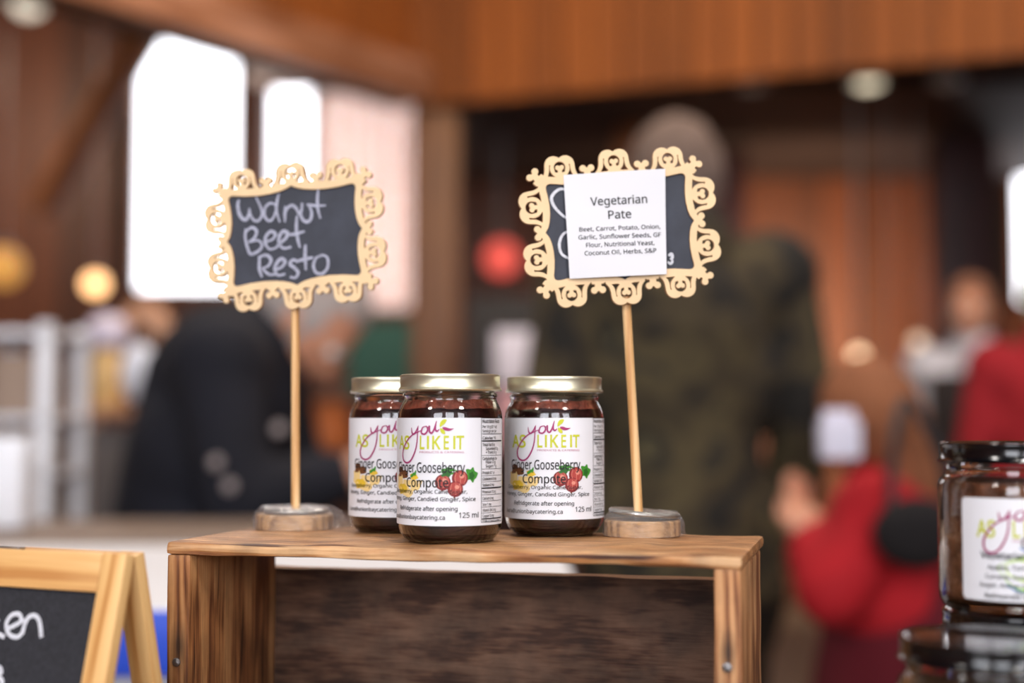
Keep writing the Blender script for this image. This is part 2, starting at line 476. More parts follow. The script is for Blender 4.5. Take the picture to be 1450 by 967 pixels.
# windows of the back wall as (x0, x1, z0, z1)
YW = 8.5
def rect(px0, py0, px1, py1, Y):
    a = at(px0, py0, Y); b = at(px1, py1, Y)
    return (a.x, b.x, b.z, a.z)
wins = [rect(193, 30, 333, 412, YW), rect(380, 120, 440, 440, YW), rect(447, 128, 603, 440, YW), rect(1438, 222, 1560, 430, YW)]

def wall_with_holes(name, y, holes, m, thick=0.12, x0=X0, x1=X1, z1=CEIL, sign=1):
    xs = sorted({x0, x1, *[h[0] for h in holes], *[h[1] for h in holes]})
    bm = bmesh.new()
    for a, b in zip(xs[:-1], xs[1:]):
        cuts = sorted((h[2], h[3]) for h in holes if h[0] <= a + 1e-6 and h[1] >= b - 1e-6)
        z = 0
        for c0, c1 in cuts:
            box(bm, b - a, thick, c0 - z, ((a + b) / 2, y + sign * thick / 2, (c0 + z) / 2)); z = c1
        box(bm, b - a, thick, z1 - z, ((a + b) / 2, y + sign * thick / 2, (z1 + z) / 2))
    return struct(bm_obj(name, bm, m, smooth=False))
wall_back = wall_with_holes('wall_back', 8.53, wins, M_wallback)
softbox_wins = [(-3.3, -1.3, 1.2, 3.3), (-0.7, 0.9, 1.6, 3.3), (1.7, 3.3, 1.2, 3.3)]  # unseen windows added as soft boxes for fill and lid reflections
wall_front = wall_with_holes('wall_front', Y0, softbox_wins, mat('cream painted wall', 'e4ddd0', 0.8), sign=-1)  # unseen wall, cream chosen to bounce more fill

bmp = bmesh.new(); box(bmp, 1, 1, 1, bev=0.0)
plank_mesh = bpy.data.meshes.new('plank'); bmp.to_mesh(plank_mesh); bmp.free(); plank_mesh.materials.append(M_wall)
fplank_mesh = plank_mesh.copy(); fplank_mesh.materials.clear(); fplank_mesh.materials.append(M_fascia)
def put_plank(me, parent, c, s, rz=0.0):
    o = link('plank', me, parent); o.location = c; o.scale = s; o.rotation_euler = (0, 0, rz)
    return o
pw = 0.17; x = -3.4
while x < 3.4:
    hs = sorted((h[2] - 0.03, h[3] + 0.03) for h in wins if h[0] - 0.03 < x + pw and h[1] + 0.03 > x)
    z = 0.0; segs = []
    for a, b in hs:
        if a > z: segs.append((z, a))
        z = max(z, b)
    segs.append((z, CEIL))
    for a, b in segs:
        put_plank(plank_mesh, wall_back, (x + pw / 2, 8.51 - random.random() * 0.01, (a + b) / 2), (pw - 0.012, 0.04, b - a))
    x += pw

def window(name, h, y, blind=False, front=False):
    w = link(name, None); w['kind'] = 'structure'
    w.location = ((h[0] + h[1]) / 2, y, h[2])
    cx, hz = h[1] - h[0], h[3] - h[2]
    bm = bmesh.new()
    for s in (-1, 1): box(bm, 0.035, 0.10, hz + 0.07, (s * (cx / 2 + 0.0), 0, hz / 2), bev=0.004)
    for z in (0, hz): box(bm, cx + 0.035, 0.10, 0.035, (0, 0, z), bev=0.004)
    bm_obj('window_frame', bm, M_winframe, w)
    bm = bmesh.new(); box(bm, cx, 0.01, hz, (0, 0.03 if not front else -0.03, hz / 2)); bm_obj('pane', bm, M_softbox if front else M_pane, w)
    if blind:
        bm = bmesh.new(); n = 24
        for i in range(n):
            a = -cx / 2 + cx * i / n
            box(bm, cx / n * 0.98, 0.008, hz - 0.02, (a + cx / n / 2, -0.045 + 0.012 * math.sin(i * 1.9), hz / 2), bev=0.002)
        o = bm_obj('blind', bm, M_blind, w)
    return w
window('window_1', wins[0], 8.56)
window('window_2', wins[1], 8.56)
window('window_3', wins[2], 8.56, blind=True)
window('window_4', wins[3], 8.56)
for i, h in enumerate(softbox_wins): window('window_%d' % (i + 5), h, Y0 - 0.05, front=True)  # the added soft box windows, out of view

# gallery front: two boarded runs meeting at a post
C = Vector((-0.43, 6.0)); A = Vector((-1.75, 4.05)); B = Vector((2.6, 4.85))
ZF = CZ + 1.33
def fascia(name, p, q, top):
    d = q - p; L = d.length; ang = math.atan2(d.y, d.x)
    w = link(name, None); w['kind'] = 'structure'; w.location = (p.x, p.y, ZF); w.rotation_euler = (0, 0, ang)
    bm = bmesh.new(); box(bm, L, 0.06, top, (L / 2, 0.06, top / 2)); bm_obj('backing_board', bm, M_wallback, w)
    n = int(L / 0.135)
    for i in range(n):
        put_plank(fplank_mesh, w, (L * (i + 0.5) / n, 0.01 + random.random() * 0.006, top / 2), (L / n - 0.010, 0.035, top))
    return w, L
f1, L1 = fascia('trim_1', C, B, CEIL - ZF - 0.01)
f2, L2 = fascia('trim_2', A, C, CEIL - ZF - 0.01)
bm = bmesh.new(); box(bm, L2, 0.10, 0.17, (L2 / 2, -0.06, 0.085), bev=0.01); bm_obj('beam', bm, M_beam, f2)
bm = bmesh.new(); box(bm, 0.21, 0.21, ZF, (0, 0, ZF / 2), bev=0.012)
p = struct(bm_obj('trim_3', bm, M_post)); p.location = (C.x + 0.10, C.y + 0.12, 0)
# soffit under the right hand gallery, and beams
bm = bmesh.new(); box(bm, 4.6, 2.4, 0.06, (0, 0, 0)); o = struct(bm_obj('trim_4', bm, M_ceil)); o.location = (1.90, 7.26, CZ + 1.47)
def timber(name, p0, p1, w, d, m, kind=True):
    p0 = Vector(p0); p1 = Vector(p1); dd = p1 - p0
    bm = bmesh.new(); box(bm, w, d, dd.length, (0, 0, 0), bev=0.006)
    o = bm_obj(name, bm, m)
    o.location = (p0 + p1) / 2; o.rotation_euler = dd.to_track_quat('Z', 'Y').to_euler()
    return struct(o) if kind else o
timber('trim_5', at(60, 300, 7.2), at(225, 20, 7.2), 0.21, 0.12, M_brace)            # knee brace left
timber('trim_6', at(868, 300, 7.0), at(915, 80, 7.0), 0.15, 0.12, M_brace)           # strut behind the man
M_maroon = wood('maroon column', '1d0d0c', '331716', '452020', 'Z', 0.25, 14, 0.5, 0.3)
timber('trim_7', (at(1362, 400, 7.2).x, 7.2, 0), (at(1362, 400, 7.2).x, 7.2, CZ + 1.43), 0.30, 0.2, M_maroon)
timber('trim_8', (at(1035, 400, 7.6).x, 7.6, 0), (at(1035, 400, 7.6).x, 7.6, CZ + 1.43), 0.16, 0.15, M_maroon)
timber('trim_9', (at(357, 300, 7.9).x, 7.9, 0), (at(357, 300, 7.9).x, 7.9, CEIL), 0.14, 0.14, M_winframe)

# ------------------------------------------------------------------ lamps in view
def glow(name, col, s): return mat(name, col, 0.5, emit=s)
def lamp(px, py, Y, r, col, s, label, cat='lamp', top=None, group=None):
    c = at(px, py, Y); stem = (top or CEIL) - c.z - r
    t = thing('pendant_lamp', label, cat, c, group=group)
    bm = bmesh.new(); ball(bm, (0, 0, 0), r, 3, (1, 1, 0.95)); bm_obj('globe', bm, glow('lamp glow ' + col, col, s), t)
    bm = bmesh.new(); rod(bm, (0, 0, r * 0.85), (0, 0, r * 1.25), r * 0.45, r * 0.3); rod(bm, (0, 0, r * 1.2), (0, 0, r + stem), 0.006)
    bm_obj('fitting', bm, M_nail, t)
    return t
def downlight(px, py, r, col, s, label):
    z = CZ + 1.44
    k = (z - CZ); Yd = 6.0
    for _ in range(30): Yd = 6.0 if False else Yd * (at(px, py, Yd).z - CZ and k / (at(px, py, Yd).z - CZ))
    c = at(px, py, Yd)
    t = thing('ceiling_light', label, 'lamp', (c.x, c.y, z))
    bm = bmesh.new(); lathe(bm, [(r * 1.15, 0), (r * 1.15, -0.03), (r * 0.95, -0.035), (r * 0.95, 0)], 32); bm_obj('rim', bm, M_nail, t)
    bm = bmesh.new(); ball(bm, (0, 0, -0.01), r, 3, (1, 1, 0.6)); bm_obj('diffuser', bm, glow('diffuser ' + col, col, s), t)
    return t
downlight(1228, 108, 0.07, 'fff0d0', 1.6, 'brightest round white ceiling light under the gallery at right')
downlight(1065, 112, 0.06, '9a8a80', 0.25, 'dim round ceiling light above the right shoulder of the camouflage jacket')
downlight(1340, 108, 0.06, '9a8a80', 0.2, 'dim round ceiling light right of the bright round white one')
lamp(135, 402, 7.4, 0.055, 'ffc487', 4.0, 'glowing orange globe lamp left of the tall bright window')
lamp(4, 378, 7.0, 0.10, 'e0a050', 0.8, 'dim golden globe lamp cut by the left picture edge')
lamp(40, 0, 4.6, 0.06, 'fff2dc', 1.0, 'pale globe lamp at the top left corner')
lamp(372, 98, 5.6, 0.07, 'e6c8b8', 0.55, 'pale pinkish globe lamp hanging just under the slanting beam')
lamp(410, 112, 5.9, 0.05, 'd8b8a8', 0.4, 'smaller pinkish globe lamp right of the one under the slanting beam')
lamp(1216, 503, 5.9, 0.028, 'ffdcb4', 2.6, 'small warm globe lamp above the child in red', top=CZ + 1.44)
lamp(1262, 535, 6.1, 0.03, 'f5dcc0', 0.8, 'lowest of the small cream globe lamps behind the child in red', top=CZ + 1.44)
lamp(1300, 485, 6.3, 0.03, 'f5dcc0', 1.2, 'small cream globe lamp left of the person in the white scarf', top=CZ + 1.44)
c = at(710, 366, 6.6)
t = thing('round_exit_lamp', 'round red signal lamp on a bracket left of the paper covered sign', 'lamp', c)
bm = bmesh.new(); rod(bm, (0, 0.03, 0), (0, -0.03, 0), 0.080, 0.080, 32); bm_obj('red_lens', bm, glow('red lens', 'd9483c', 0.75), t)
bm = bmesh.new(); rod(bm, (0, 0.05, 0), (0, 0.025, 0), 0.092, 0.092, 32)
hs_ = CZ + 1.44 - c.z; box(bm, 0.03, 0.02, hs_, (0, 0.06, hs_ / 2)); bm_obj('housing', bm, M_maroon, t)

# ------------------------------------------------------------------ counter
ZT = CZ - 0.168
ctr = thing('display_counter', 'brown wooden counter carrying the crate and the jars', 'table', (0, 0.62, 0))
bm = bmesh.new(); box(bm, 2.4, 0.52, 0.025, (0, 0, ZT - 0.0125), bev=0.002); bm_obj('tabletop', bm, M_counter, ctr)
for sx in (-1, 1):
    for sy in (-1, 1):
        bm = bmesh.new(); box(bm, 0.05, 0.05, ZT - 0.025, (sx * 1.1, sy * 0.2, (ZT - 0.025) / 2), bev=0.003); bm_obj('leg', bm, M_counter, ctr)

# ------------------------------------------------------------------ crate
TH = R(-14.6)
ZC = CZ - 0.063                      # top of the crate
CW, CD = 0.2925, 0.120
H = ZC - ZT
FL = Vector((-0.1770, 0.7325))
ex = Vector((math.cos(TH), math.sin(TH))); ey = Vector((-math.sin(TH), math.cos(TH)))
cc = FL + ex * CW / 2 + ey * CD / 2
crate = thing('wooden_crate', 'worn small wooden crate on its side carrying three jars and two signs', 'crate', (cc.x, cc.y, ZT), TH)
tp = 0.0062
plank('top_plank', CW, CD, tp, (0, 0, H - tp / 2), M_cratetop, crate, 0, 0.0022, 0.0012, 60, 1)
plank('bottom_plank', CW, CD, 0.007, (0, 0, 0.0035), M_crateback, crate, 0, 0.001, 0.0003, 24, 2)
sw = 0.0125; sh = H - tp - 0.007
for s, nm in ((-1, 'side_panel'), (1, 'side_panel')):
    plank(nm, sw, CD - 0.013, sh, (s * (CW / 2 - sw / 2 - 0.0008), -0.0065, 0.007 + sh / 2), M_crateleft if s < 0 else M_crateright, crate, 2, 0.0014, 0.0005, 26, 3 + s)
bh = (CZ - 0.0865) - ZT - 0.0065
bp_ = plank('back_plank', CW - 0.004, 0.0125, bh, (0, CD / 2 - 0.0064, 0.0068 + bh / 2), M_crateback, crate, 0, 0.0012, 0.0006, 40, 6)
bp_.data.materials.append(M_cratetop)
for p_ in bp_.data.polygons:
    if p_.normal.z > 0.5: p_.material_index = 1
for s in (-1, 1):
    x = s * (CW / 2 - sw / 2) + (0.0004 if s < 0 else -0.0012)
    z = ZC - 0.0605 - ZT - (0.0 if s < 0 else -0.0095); NZ = 0.007 + sh / 2
    bm = bmesh.new(); lathe(bm, [(0, 0.0011), (0.0012, 0.0010), (0.0021, 0.0005), (0.0023, -0.0003), (0.0023, -0.002)], 24)
    o = bm_obj('nail', bm, M_nail, crate, Matrix.Translation((x, -CD / 2 - 0.0002, z)) @ Matrix.Rotation(R(90), 4, 'X'))

# ------------------------------------------------------------------ filigree signs
def ftop(u):
    return np.interp(u, [0, 1.5, 4, 8, 13, 20, 28, 34, 39, 60], [29.4, 28.5, 27.4, 26.4, 25.7, 25.3, 25.7, 26.5, 27.2, 27.2])
def fside(v):
    return np.interp(v, [0, 1.2, 3, 6, 10, 15, 20, 24, 27, 60], [41.2, 40.3, 39.2, 38.3, 37.7, 37.6, 38.1, 38.8, 39.2, 39.2])
def smax(a, b, k):
    h = np.clip(0.5 + 0.5 * (a - b) / k, 0, 1); return b * (1 - h) + a * h + k * h * (1 - h)
def circ(s, t, cx, cy, r): return np.hypot(s - cx, t - cy) - r
def lobe(s, t, flare=2.6, inset=2.35):
    a = np.abs(s)
    w = 8.1 + flare * np.exp(-np.clip(t, 0, 20) / 2.0)
    def outline(e):
        d = np.maximum(np.maximum(a - (w - e), t - 7.4), -3 - t)
        return np.minimum(d, np.hypot(a - 3.3, t - 7.2) - (4.8 - e))
    d = outline(0)
    hole = np.hypot(s, t - 5.7) - 3.3
    knob = np.minimum(np.maximum(a - 1.0, t - 5.4), circ(a, t, 1.15, 5.6, 1.2))
    hole = np.maximum(hole, -knob)
    hole = np.minimum(hole, circ(a, t, 2.15, 3.75, 0.85))
    # curved triangular openings between the inner ring and the outer scroll
    tri = smax(smax(outline(inset), 5.3 - np.hypot(s, t - 5.3), 0.3), 0.2 - t, 0.3)
    tri = np.maximum(tri, t - 7.5)
    return np.maximum(d, -np.minimum(hole, tri))
def trefoil(s, t, k=1.0):
    s = s / k; t = t / k; a = np.abs(s)
    d = circ(a, t, 2.25, 4.1, 1.75)
    d = np.minimum(d, np.maximum(a - 1.7, np.maximum(t - 4.4, -2 - t)))
    d = np.minimum(d, np.maximum(circ(a, t, 3.6, 1.0, 0.0) * 0 + np.maximum(a - 3.4, t - 0.6), -2 - t))
    return d * k
def frame_sdf(U, V):
    g = smax(np.abs(V) - ftop(np.abs(U)), np.abs(U) - fside(np.abs(V)), 4.0)
    d = np.maximum(-g, g - 3.7)
    tv = np.abs(V) - 29.6
    for c in (-30.0, 30.0): d = np.minimum(d, lobe(U - c, tv))
    d = np.minimum(d, lobe(U, tv - 1.2))
    for c in (-15.1, 15.1): d = np.minimum(d, trefoil(U - c, tv))
    tu = np.abs(U) - 41.2
    k2 = 0.93
    for c in (-14.4, 14.4): d = np.minimum(d, lobe((V - c) * k2, tu * k2, 3.9, 2.1) / k2)
    d = np.minimum(d, trefoil(V, tu, 1.0))
    k = math.sqrt(0.5); du = np.abs(U) - 42.4; dv = np.abs(V) - 29.6
    d = np.minimum(d, trefoil((du - dv) * k, (du + dv) * k, 1.0))
    return np.maximum(d, -g)                 # opening stays free
def panel_sdf(U, V):
    return smax(np.abs(V) - ftop(np.abs(U)), np.abs(U) - fside(np.abs(V)), 4.0) - 1.6

def contours(sdf, hx, hy, st):
    nx = int(2 * hx / st) + 1; ny = int(2 * hy / st) + 1
    xs = np.linspace(-hx, hx, nx); ys = np.linspace(-hy, hy, ny)
    U, V = np.meshgrid(xs, ys); D = sdf(U, V)
    D = np.where(np.abs(D) < 1e-6, 1e-6, D)
    I = D < 0
    segs = {}
    def edge(i, j, k):
        # k 0: horizontal edge (i,j)-(i+1,j); 1: vertical edge (i,j)-(i,j+1)
        if k == 0: a = D[j, i]; b = D[j, i + 1]; t = a / (a - b); return (xs[i] + t * (xs[i + 1] - xs[i]), ys[j])
        a = D[j, i]; b = D[j + 1, i]; t = a / (a - b); return (xs[i], ys[j] + t * (ys[j + 1] - ys[j]))
    cells = np.argwhere((I[:-1, :-1] != I[1:, :-1]) | (I[:-1, :-1] != I[:-1, 1:]) | (I[:-1, :-1] != I[1:, 1:]))
    nb = {}
    for j, i in cells:
        a, b, c, d = I[j, i], I[j, i + 1], I[j + 1, i + 1], I[j + 1, i]
        E = [(i, j, 0), (i + 1, j, 1), (i, j + 1, 0), (i, j, 1)]
        cross = [a != b, b != c, c != d, d != a]
        es = [E[k] for k in range(4) if cross[k]]
        if len(es) == 2: prs = [(es[0], es[1])]
        else: prs = [(E[3], E[0]), (E[1], E[2])] if a else [(E[0], E[1]), (E[2], E[3])]
        for p, q in prs:
            nb.setdefault(p, []).append(q); nb.setdefault(q, []).append(p)
    loops = []; seen = set()
    for s in nb:
        if s in seen: continue
        lp = [s]; seen.add(s); cur = s
        while True:
            nx_ = [q for q in nb[cur] if q not in seen]
            if not nx_: break
            cur = nx_[0]; seen.add(cur); lp.append(cur)
        if len(lp) > 6: loops.append([edge(*e) for e in lp])
    return loops

def cut_sheet(name, loops, depth, bevel, ms, keep=1):
    cu = bpy.data.curves.new(name, 'CURVE'); cu.dimensions = '2D'; cu.fill_mode = 'BOTH'
    cu.extrude = depth / 2 - bevel; cu.bevel_depth = bevel; cu.bevel_resolution = 0
    for lp in loops:
        # light smoothing
        n = len(lp)
        P = [((lp[i - 1][0] + 2 * lp[i][0] + lp[(i + 1) % n][0]) / 4, (lp[i - 1][1] + 2 * lp[i][1] + lp[(i + 1) % n][1]) / 4) for i in range(n)][::keep]
        sp = cu.splines.new('POLY'); sp.points.add(len(P) - 1)
        sp.points.foreach_set('co', [c for p in P for c in (p[0] * 0.001, p[1] * 0.001, 0, 1)])
        sp.use_cyclic_u = True
    o = bpy.data.objects.new(name, cu); COL.objects.link(o)
    dg = bpy.context.evaluated_depsgraph_get()
    me = bpy.data.meshes.new_from_object(o.evaluated_get(dg))
    bpy.data.objects.remove(o); bpy.data.curves.remove(cu)
    me.materials.clear()
    for m in ms: me.materials.append(m)
    # curve lies in XY facing +Z: turn it to stand in XZ facing -Y
    me.transform(Matrix.Rotation(R(90), 4, 'X'))
    if len(ms) > 1:
        me.polygons.foreach_set('material_index', [1 if abs(p.normal.y) < 0.5 else 0 for p in me.polygons])
    return me
frame_mesh = cut_sheet('filigree_frame', contours(frame_sdf, 60, 48, 0.3), 0.0032, 0.00018, [M_ply, M_burnt])
panel_mesh = cut_sheet('chalk_panel', contours(panel_sdf, 60, 48, 0.5), 0.0016, 0.0001, [M_slate])

def film_shell(name, r, h, parent, seed, flare, tail):
    """Crinkled film wrapped over a round base: closed ring, thin, lumpy."""
    bm = bmesh.new(); n = 96
    prof = [(r + flare, 0.0004), (r + flare * 0.8, h * 0.35), (r + flare * 0.7, h * 0.75), (r - 0.0005, h + 0.0012), (r * 0.86, h + 0.0042), (r * 0.6, h + 0.0046), (r * 0.25, h + 0.0040)]
    rings = []
    for k, (rr, z) in enumerate(prof):
        ring = []
        for i in range(n):
            a = 2 * math.pi * i / n
            q = Vector((math.cos(a) * 3 + seed, math.sin(a) * 3, k * 0.7))
            w = noise.noise(q) * 0.0012 + noise.noise(q * 3.1) * 0.0007
            t = tail * max(0, math.cos(a - 0.05)) ** 10 * (1 - k / 6)
            ring.append(bm.verts.new(((rr + w + t) * math.cos(a), (rr + w + t) * math.sin(a), max(0.0003, z + noise.noise(q * 2) * 0.0006 * (k > 0)))))
        rings.append(ring)
    for A_, B_ in zip(rings[:-1], rings[1:]):
        for i in range(n):
            bm.faces.new((A_[i], A_[(i + 1) % n], B_[(i + 1) % n], B_[i]))
    return bm_obj(name, bm, M_film, parent, angle=60)

def sign(label, base_xy, base_r, disc_r, disc_tilt, stick_top, stick_foot, board_c, yaw, roll, back, film, seed):
    root = thing('chalkboard_sign', label, 'sign', (base_xy[0], base_xy[1], ZC))
    bh = 0.0088
    bm = bmesh.new(); lathe(bm, [(0, 0), (base_r - 0.0006, 0), (base_r, 0.0006), (base_r, bh - 0.001), (base_r - 0.0009, bh), (0, bh)], 72)
    bm_obj('base', bm, M_base, root)
    bm = bmesh.new(); lathe(bm, [(0, 0.0), (disc_r - 0.0008, 0.0), (disc_r, 0.0008), (disc_r, 0.0018), (disc_r - 0.0008, 0.0026), (disc_r * 0.55, 0.0022), (disc_r * 0.3, 0.0016), (0, 0.0016)], 64)
    bm_obj('disc', bm, M_disc, root, Matrix.Translation((0.001, 0, bh + 0.0006 + disc_r * abs(math.sin(disc_tilt)))) @ Matrix.Rotation(disc_tilt, 4, 'Y'))
    film_shell('plastic_film', base_r, bh, root, seed, film[0], film[1])
    o0 = Vector(root.location)
    bm = bmesh.new(); a = Vector(stick_foot) - o0; b = Vector(stick_top) - o0
    a.z = bh + 0.0012
    rod(bm, a, b, 0.00245, 0.00245, 24); bm_obj('stick', bm, M_stick, root)
    BM = Matrix.Translation(board_c) @ Matrix.Rotation(yaw, 4, 'Z') @ Matrix.Rotation(back, 4, 'X') @ Matrix.Rotation(roll, 4, 'Y')
    fr = link('filigree_frame', frame_mesh, root, local(root, BM))
    pn = link('chalk_panel', panel_mesh, root, local(root, BM @ Matrix.Translation((0, 0.0004, 0))))
    return root, pn, BM

# --- left sign
DL = 0.822
bl = at(417.5, 333.5, DL)
foot = at(418.6, 716, DL)
sgl, pnl, BL = sign('filigree framed chalkboard sign reading Walnut Beet Resto on a wooden stick', (foot.x - 0.0005, DL), 0.0222, 0.0185, 0.0,
                    at(418.2, 424, DL + 0.0035), foot, bl, R(-10), R(-4.2), R(0), (0.0018, 0.009), 3.0)
def strokes(name, rows, conv, M, parent_panel, root, w, m, off=0.0013):
    pr = Print()
    for k, pts in enumerate(rows):
        P = [ray_local(*conv(*q), M) for q in pts]
        pr.ribbon(P, w * random.uniform(0.85, 1.15), 0, off + 0.00001 * k, n=8, taper=lambda u: 0.72 + 0.4 * math.sin(math.pi * min(1, u * 1.1)) )
    o = pr.build(name, [m], parent_panel, lambda x, y, h: (x, -h, y))
    return o
def crop1(x, y): return (270 + x / 3.867, 210 + y / 3.867)
face = Matrix.Translation((0, -0.0004, 0))
walnut = [
    [(265, 281), (259, 313), (267, 357), (285, 385), (307, 389), (319, 361), (323, 329)],
    [(323, 329), (329, 365), (347, 393), (369, 397), (389, 373), (391, 341), (373, 297), (357, 265)],
    [(469, 309), (437, 301), (409, 325), (405, 365), (421, 393), (441, 395), (457, 373), (465, 345)],
    [(483, 251), (473, 297), (471, 345), (489, 405)],
    [(519, 317), (517, 361), (517, 405)],
    [(519, 353), (533, 325), (557, 313), (579, 329), (593, 357), (613, 385)],
    [(611, 299), (609, 333), (603, 361), (617, 393), (641, 403), (659, 385), (663, 353), (651, 317), (637, 307)],
    [(699, 225), (695, 273), (697, 329), (711, 385)],
    [(637, 307), (689, 315), (741, 313)],
    [(303, 440), (300, 490), (318, 560), (335, 580), (375, 560), (392, 530), (370, 505), (318, 515)], [(318, 515), (350, 490), (362, 455), (338, 434), (306, 455), (300, 480)],
    [(415, 512), (450, 498), (465, 470), (440, 455), (412, 485), (412, 525), (435, 552), (470, 545)], [(470, 545), (490, 520), (520, 495), (532, 465), (508, 455), (488, 480), (486, 520), (510, 548), (552, 540)],
    [(583, 370), (580, 440), (588, 500), (600, 545)], [(520, 475), (570, 470), (625, 455)],
    [(378, 600), (378, 660), (392, 706)], [(370, 600), (410, 585), (440, 605), (430, 640), (392, 660)], [(395, 660), (430, 690), (470, 690)],
    [(468, 665), (500, 650), (518, 620), (498, 605), (472, 630), (462, 665), (480, 695), (520, 688)],
    [(590, 618), (560, 612), (545, 635), (570, 655), (590, 680), (575, 708), (545, 705)],
    [(630, 528), (628, 590), (632, 668)], [(575, 622), (630, 606), (672, 598)],
    [(718, 590), (690, 600), (674, 640), (688, 680), (725, 684), (752, 650), (750, 600), (722, 585), (700, 594)],
]
strokes('chalk_lettering', walnut, crop1, BL @ Matrix.Translation((0, -0.0006, 0)), pnl, sgl, 0.0017, M_chalk, 0.0013)

# --- right sign
DR = 0.775
br = at(877.5, 321.5, DR)
foot = at(904.5, 728, DR)
sgr, pnr, BR = sign('filigree framed chalkboard sign with a white paper about vegetarian pate', (at(909, 745, DR).x, DR - 0.002), 0.0206, 0.0192, R(5),
                    at(886.5, 420, DR + 0.0035), foot, br, R(3), R(-5.2), R(-1), (0.0010, 0.002), 8.0)
def crop2(x, y): return (720 + x / 3.719, 190 + y / 3.719)
strokes('chalk_lettering', [
    [(330, 300), (270, 290), (228, 330), (240, 380), (290, 432), (330, 450)], [(340, 505), (290, 525), (268, 575), (280, 630), (330, 660), (350, 662)]],
    crop2, BR @ Matrix.Translation((0, -0.0006, 0)), pnr, sgr, 0.0016, M_chalkw, 0.0013)
strokes('chalk_scribble', [
    [(842, 640), (858, 632), (862, 650), (852, 660)], [(838, 672), (852, 682), (862, 672), (860, 655)]],
    crop2, BR @ Matrix.Translation((0, -0.0006, 0)), pnr, sgr, 0.0016, M_chalkw, 0.0013)
# paper taped on the board
PF = BR @ Matrix.Translation((0, -0.0026, 0))
def p2(x, y): return Vector(ray_local(*crop2(x, y), PF))
tl, tr, brc, blc = p2(290, 214), p2(825, 182), p2(832, 738), p2(322, 762)
def paper_y(s, t): return -0.0026 - 0.0006 * math.sin(math.pi * s) - 0.0005 * (1 - t) ** 2 - 0.0004 * math.sin(5 * t + 2 * s)
bm = bmesh.new(); n = 14; g = []
for j in range(n + 1):
    for i in range(n + 1):
        s, t = i / n, j / n
        q = (blc * (1 - s) + brc * s) * (1 - t) + (tl * (1 - s) + tr * s) * t
        g.append(bm.verts.new((q.x, paper_y(s, t), q.y)))
for j in range(n):
    for i in range(n):
        k = j * (n + 1) + i
        bm.faces.new((g[k], g[k + 1], g[k + n + 2], g[k + n + 1]))
paper = bm_obj('paper_notice', bm, M_paper, None, BR, angle=50)
tag(paper, 'white paper notice reading Vegetarian Pate stuck on the right chalkboard', 'paper')
pr = Print()
for s, a, b, cap in (('Vegetarian', (432, 377), (731, 362), 4.6), ('Pate', (526, 447), (647, 441), 4.6),
                     ('Beet, Carrot, Potato, Onion,', (373, 514), (800, 497), 2.35), ('Garlic, Sunflower Seeds, GF', (368, 556), (803, 540), 2.35),
                     ('Flour, Nutritional Yeast,', (408, 597), (768, 583), 2.35), ('Coconut Oil, Herbs, S&P', (400, 640), (778, 624), 2.35)):
    pr.text(s, p2(*a), p2(*b), cap * 0.001, 0, 0.0)
def paper_map(x, z, h):
    # sit on the bent sheet
    q = Vector((x, z)); d0 = tr - tl; s = max(0, min(1, (q - tl).dot(d0) / d0.length_squared))
    d1 = tl - blc; t = max(0, min(1, (q - blc).dot(d1) / d1.length_squared))
    return (x, paper_y(s, t) - 0.00022, z)
pr.build('printed_text', [M_ink], paper, paper_map)

# ------------------------------------------------------------------ compote jars
def jar_glass(outer, wall, floor, inner_top):
    """Closed glass shell from an outer (r, z) profile."""
    inner = [(max(0.0, r - wall), z) for r, z in outer if z > floor + 0.0015 and z <= inner_top]
    return [(0, outer[0][1] + 0.0012), *outer, *reversed(inner), (inner[0][0] * 0.8, floor), (0, floor + 0.0004)]
mm = 0.001
prof = [(17, 0.6), (19.5, 0.0), (21.5, 0.4), (23.8, 2.0), (25.6, 4.6), (26.7, 7.6), (27.1, 10.5), (27.15, 20), (27.15, 36), (27.15, 52), (27.1, 63.5), (26.6, 66.5),
        (25.6, 69.2), (24.5, 71.2), (24.0, 72.6), (24.2, 73.6), (24.6, 74.6), (24.2, 75.6), (23.2, 76.4), (22.9, 78.5), (23.4, 79.4), (22.9, 80.4), (22.6, 83.4)]
prof = [(r * mm, z * mm) for r, z in prof]
def inner_r(z, p, wall):
    zs = [q[1] for q in p[1:]]; rs = [q[0] for q in p[1:]]
    return float(np.interp(z, zs, rs)) - wall
def lid_mesh(bm, r, z0, h, curl=0.0006):
    lathe(bm, [(r - 0.0016, z0 + 0.0006), (r - 0.0008, z0), (r + 0.0002, z0 + 0.0001), (r + curl, z0 + 0.0008), (r + 0.0002, z0 + 0.0016), (r - 0.0003, z0 + 0.0022),
               (r - 0.0003, z0 + h - 0.0016), (r - 0.0001, z0 + h - 0.0011), (r - 0.0004, z0 + h - 0.0003), (r - 0.0013, z0 + h), (r - 0.0024, z0 + h - 0.0004), (r - 0.0036, z0 + h - 0.0010), (r - 0.006, z0 + h - 0.0008), (0, z0 + h - 0.0006)], 96)
    # underside so that the lid is a solid cap
    lathe(bm, [(r - 0.0016, z0 + 0.0006), (r - 0.0016, z0 + h - 0.0022), (0, z0 + h - 0.0022)], 96)

LR = 27.28
def u_of(x): return math.asin(max(-0.985, min(0.985, (x - 311) / 266))) * LR * mm
def z_of(y): return (63 - (y - 271) / 9.9) * mm
def J(x, y): return (u_of(x), z_of(y))
label_print = Print()
P = label_print
INK, LIME, MAG, PINK, BD, BM_, BLT, GR, GD, GI, YE, BR_ = range(12)
h0, h1, h2, h3 = 0.00006, 0.00012, 0.00018, 0.00026
def line_text(s, x0, x1, y, cap, mi=INK, bold=False, h=h3):
    P.text(s, J(x0, y), J(x1, y), cap * mm, mi, h, bold)
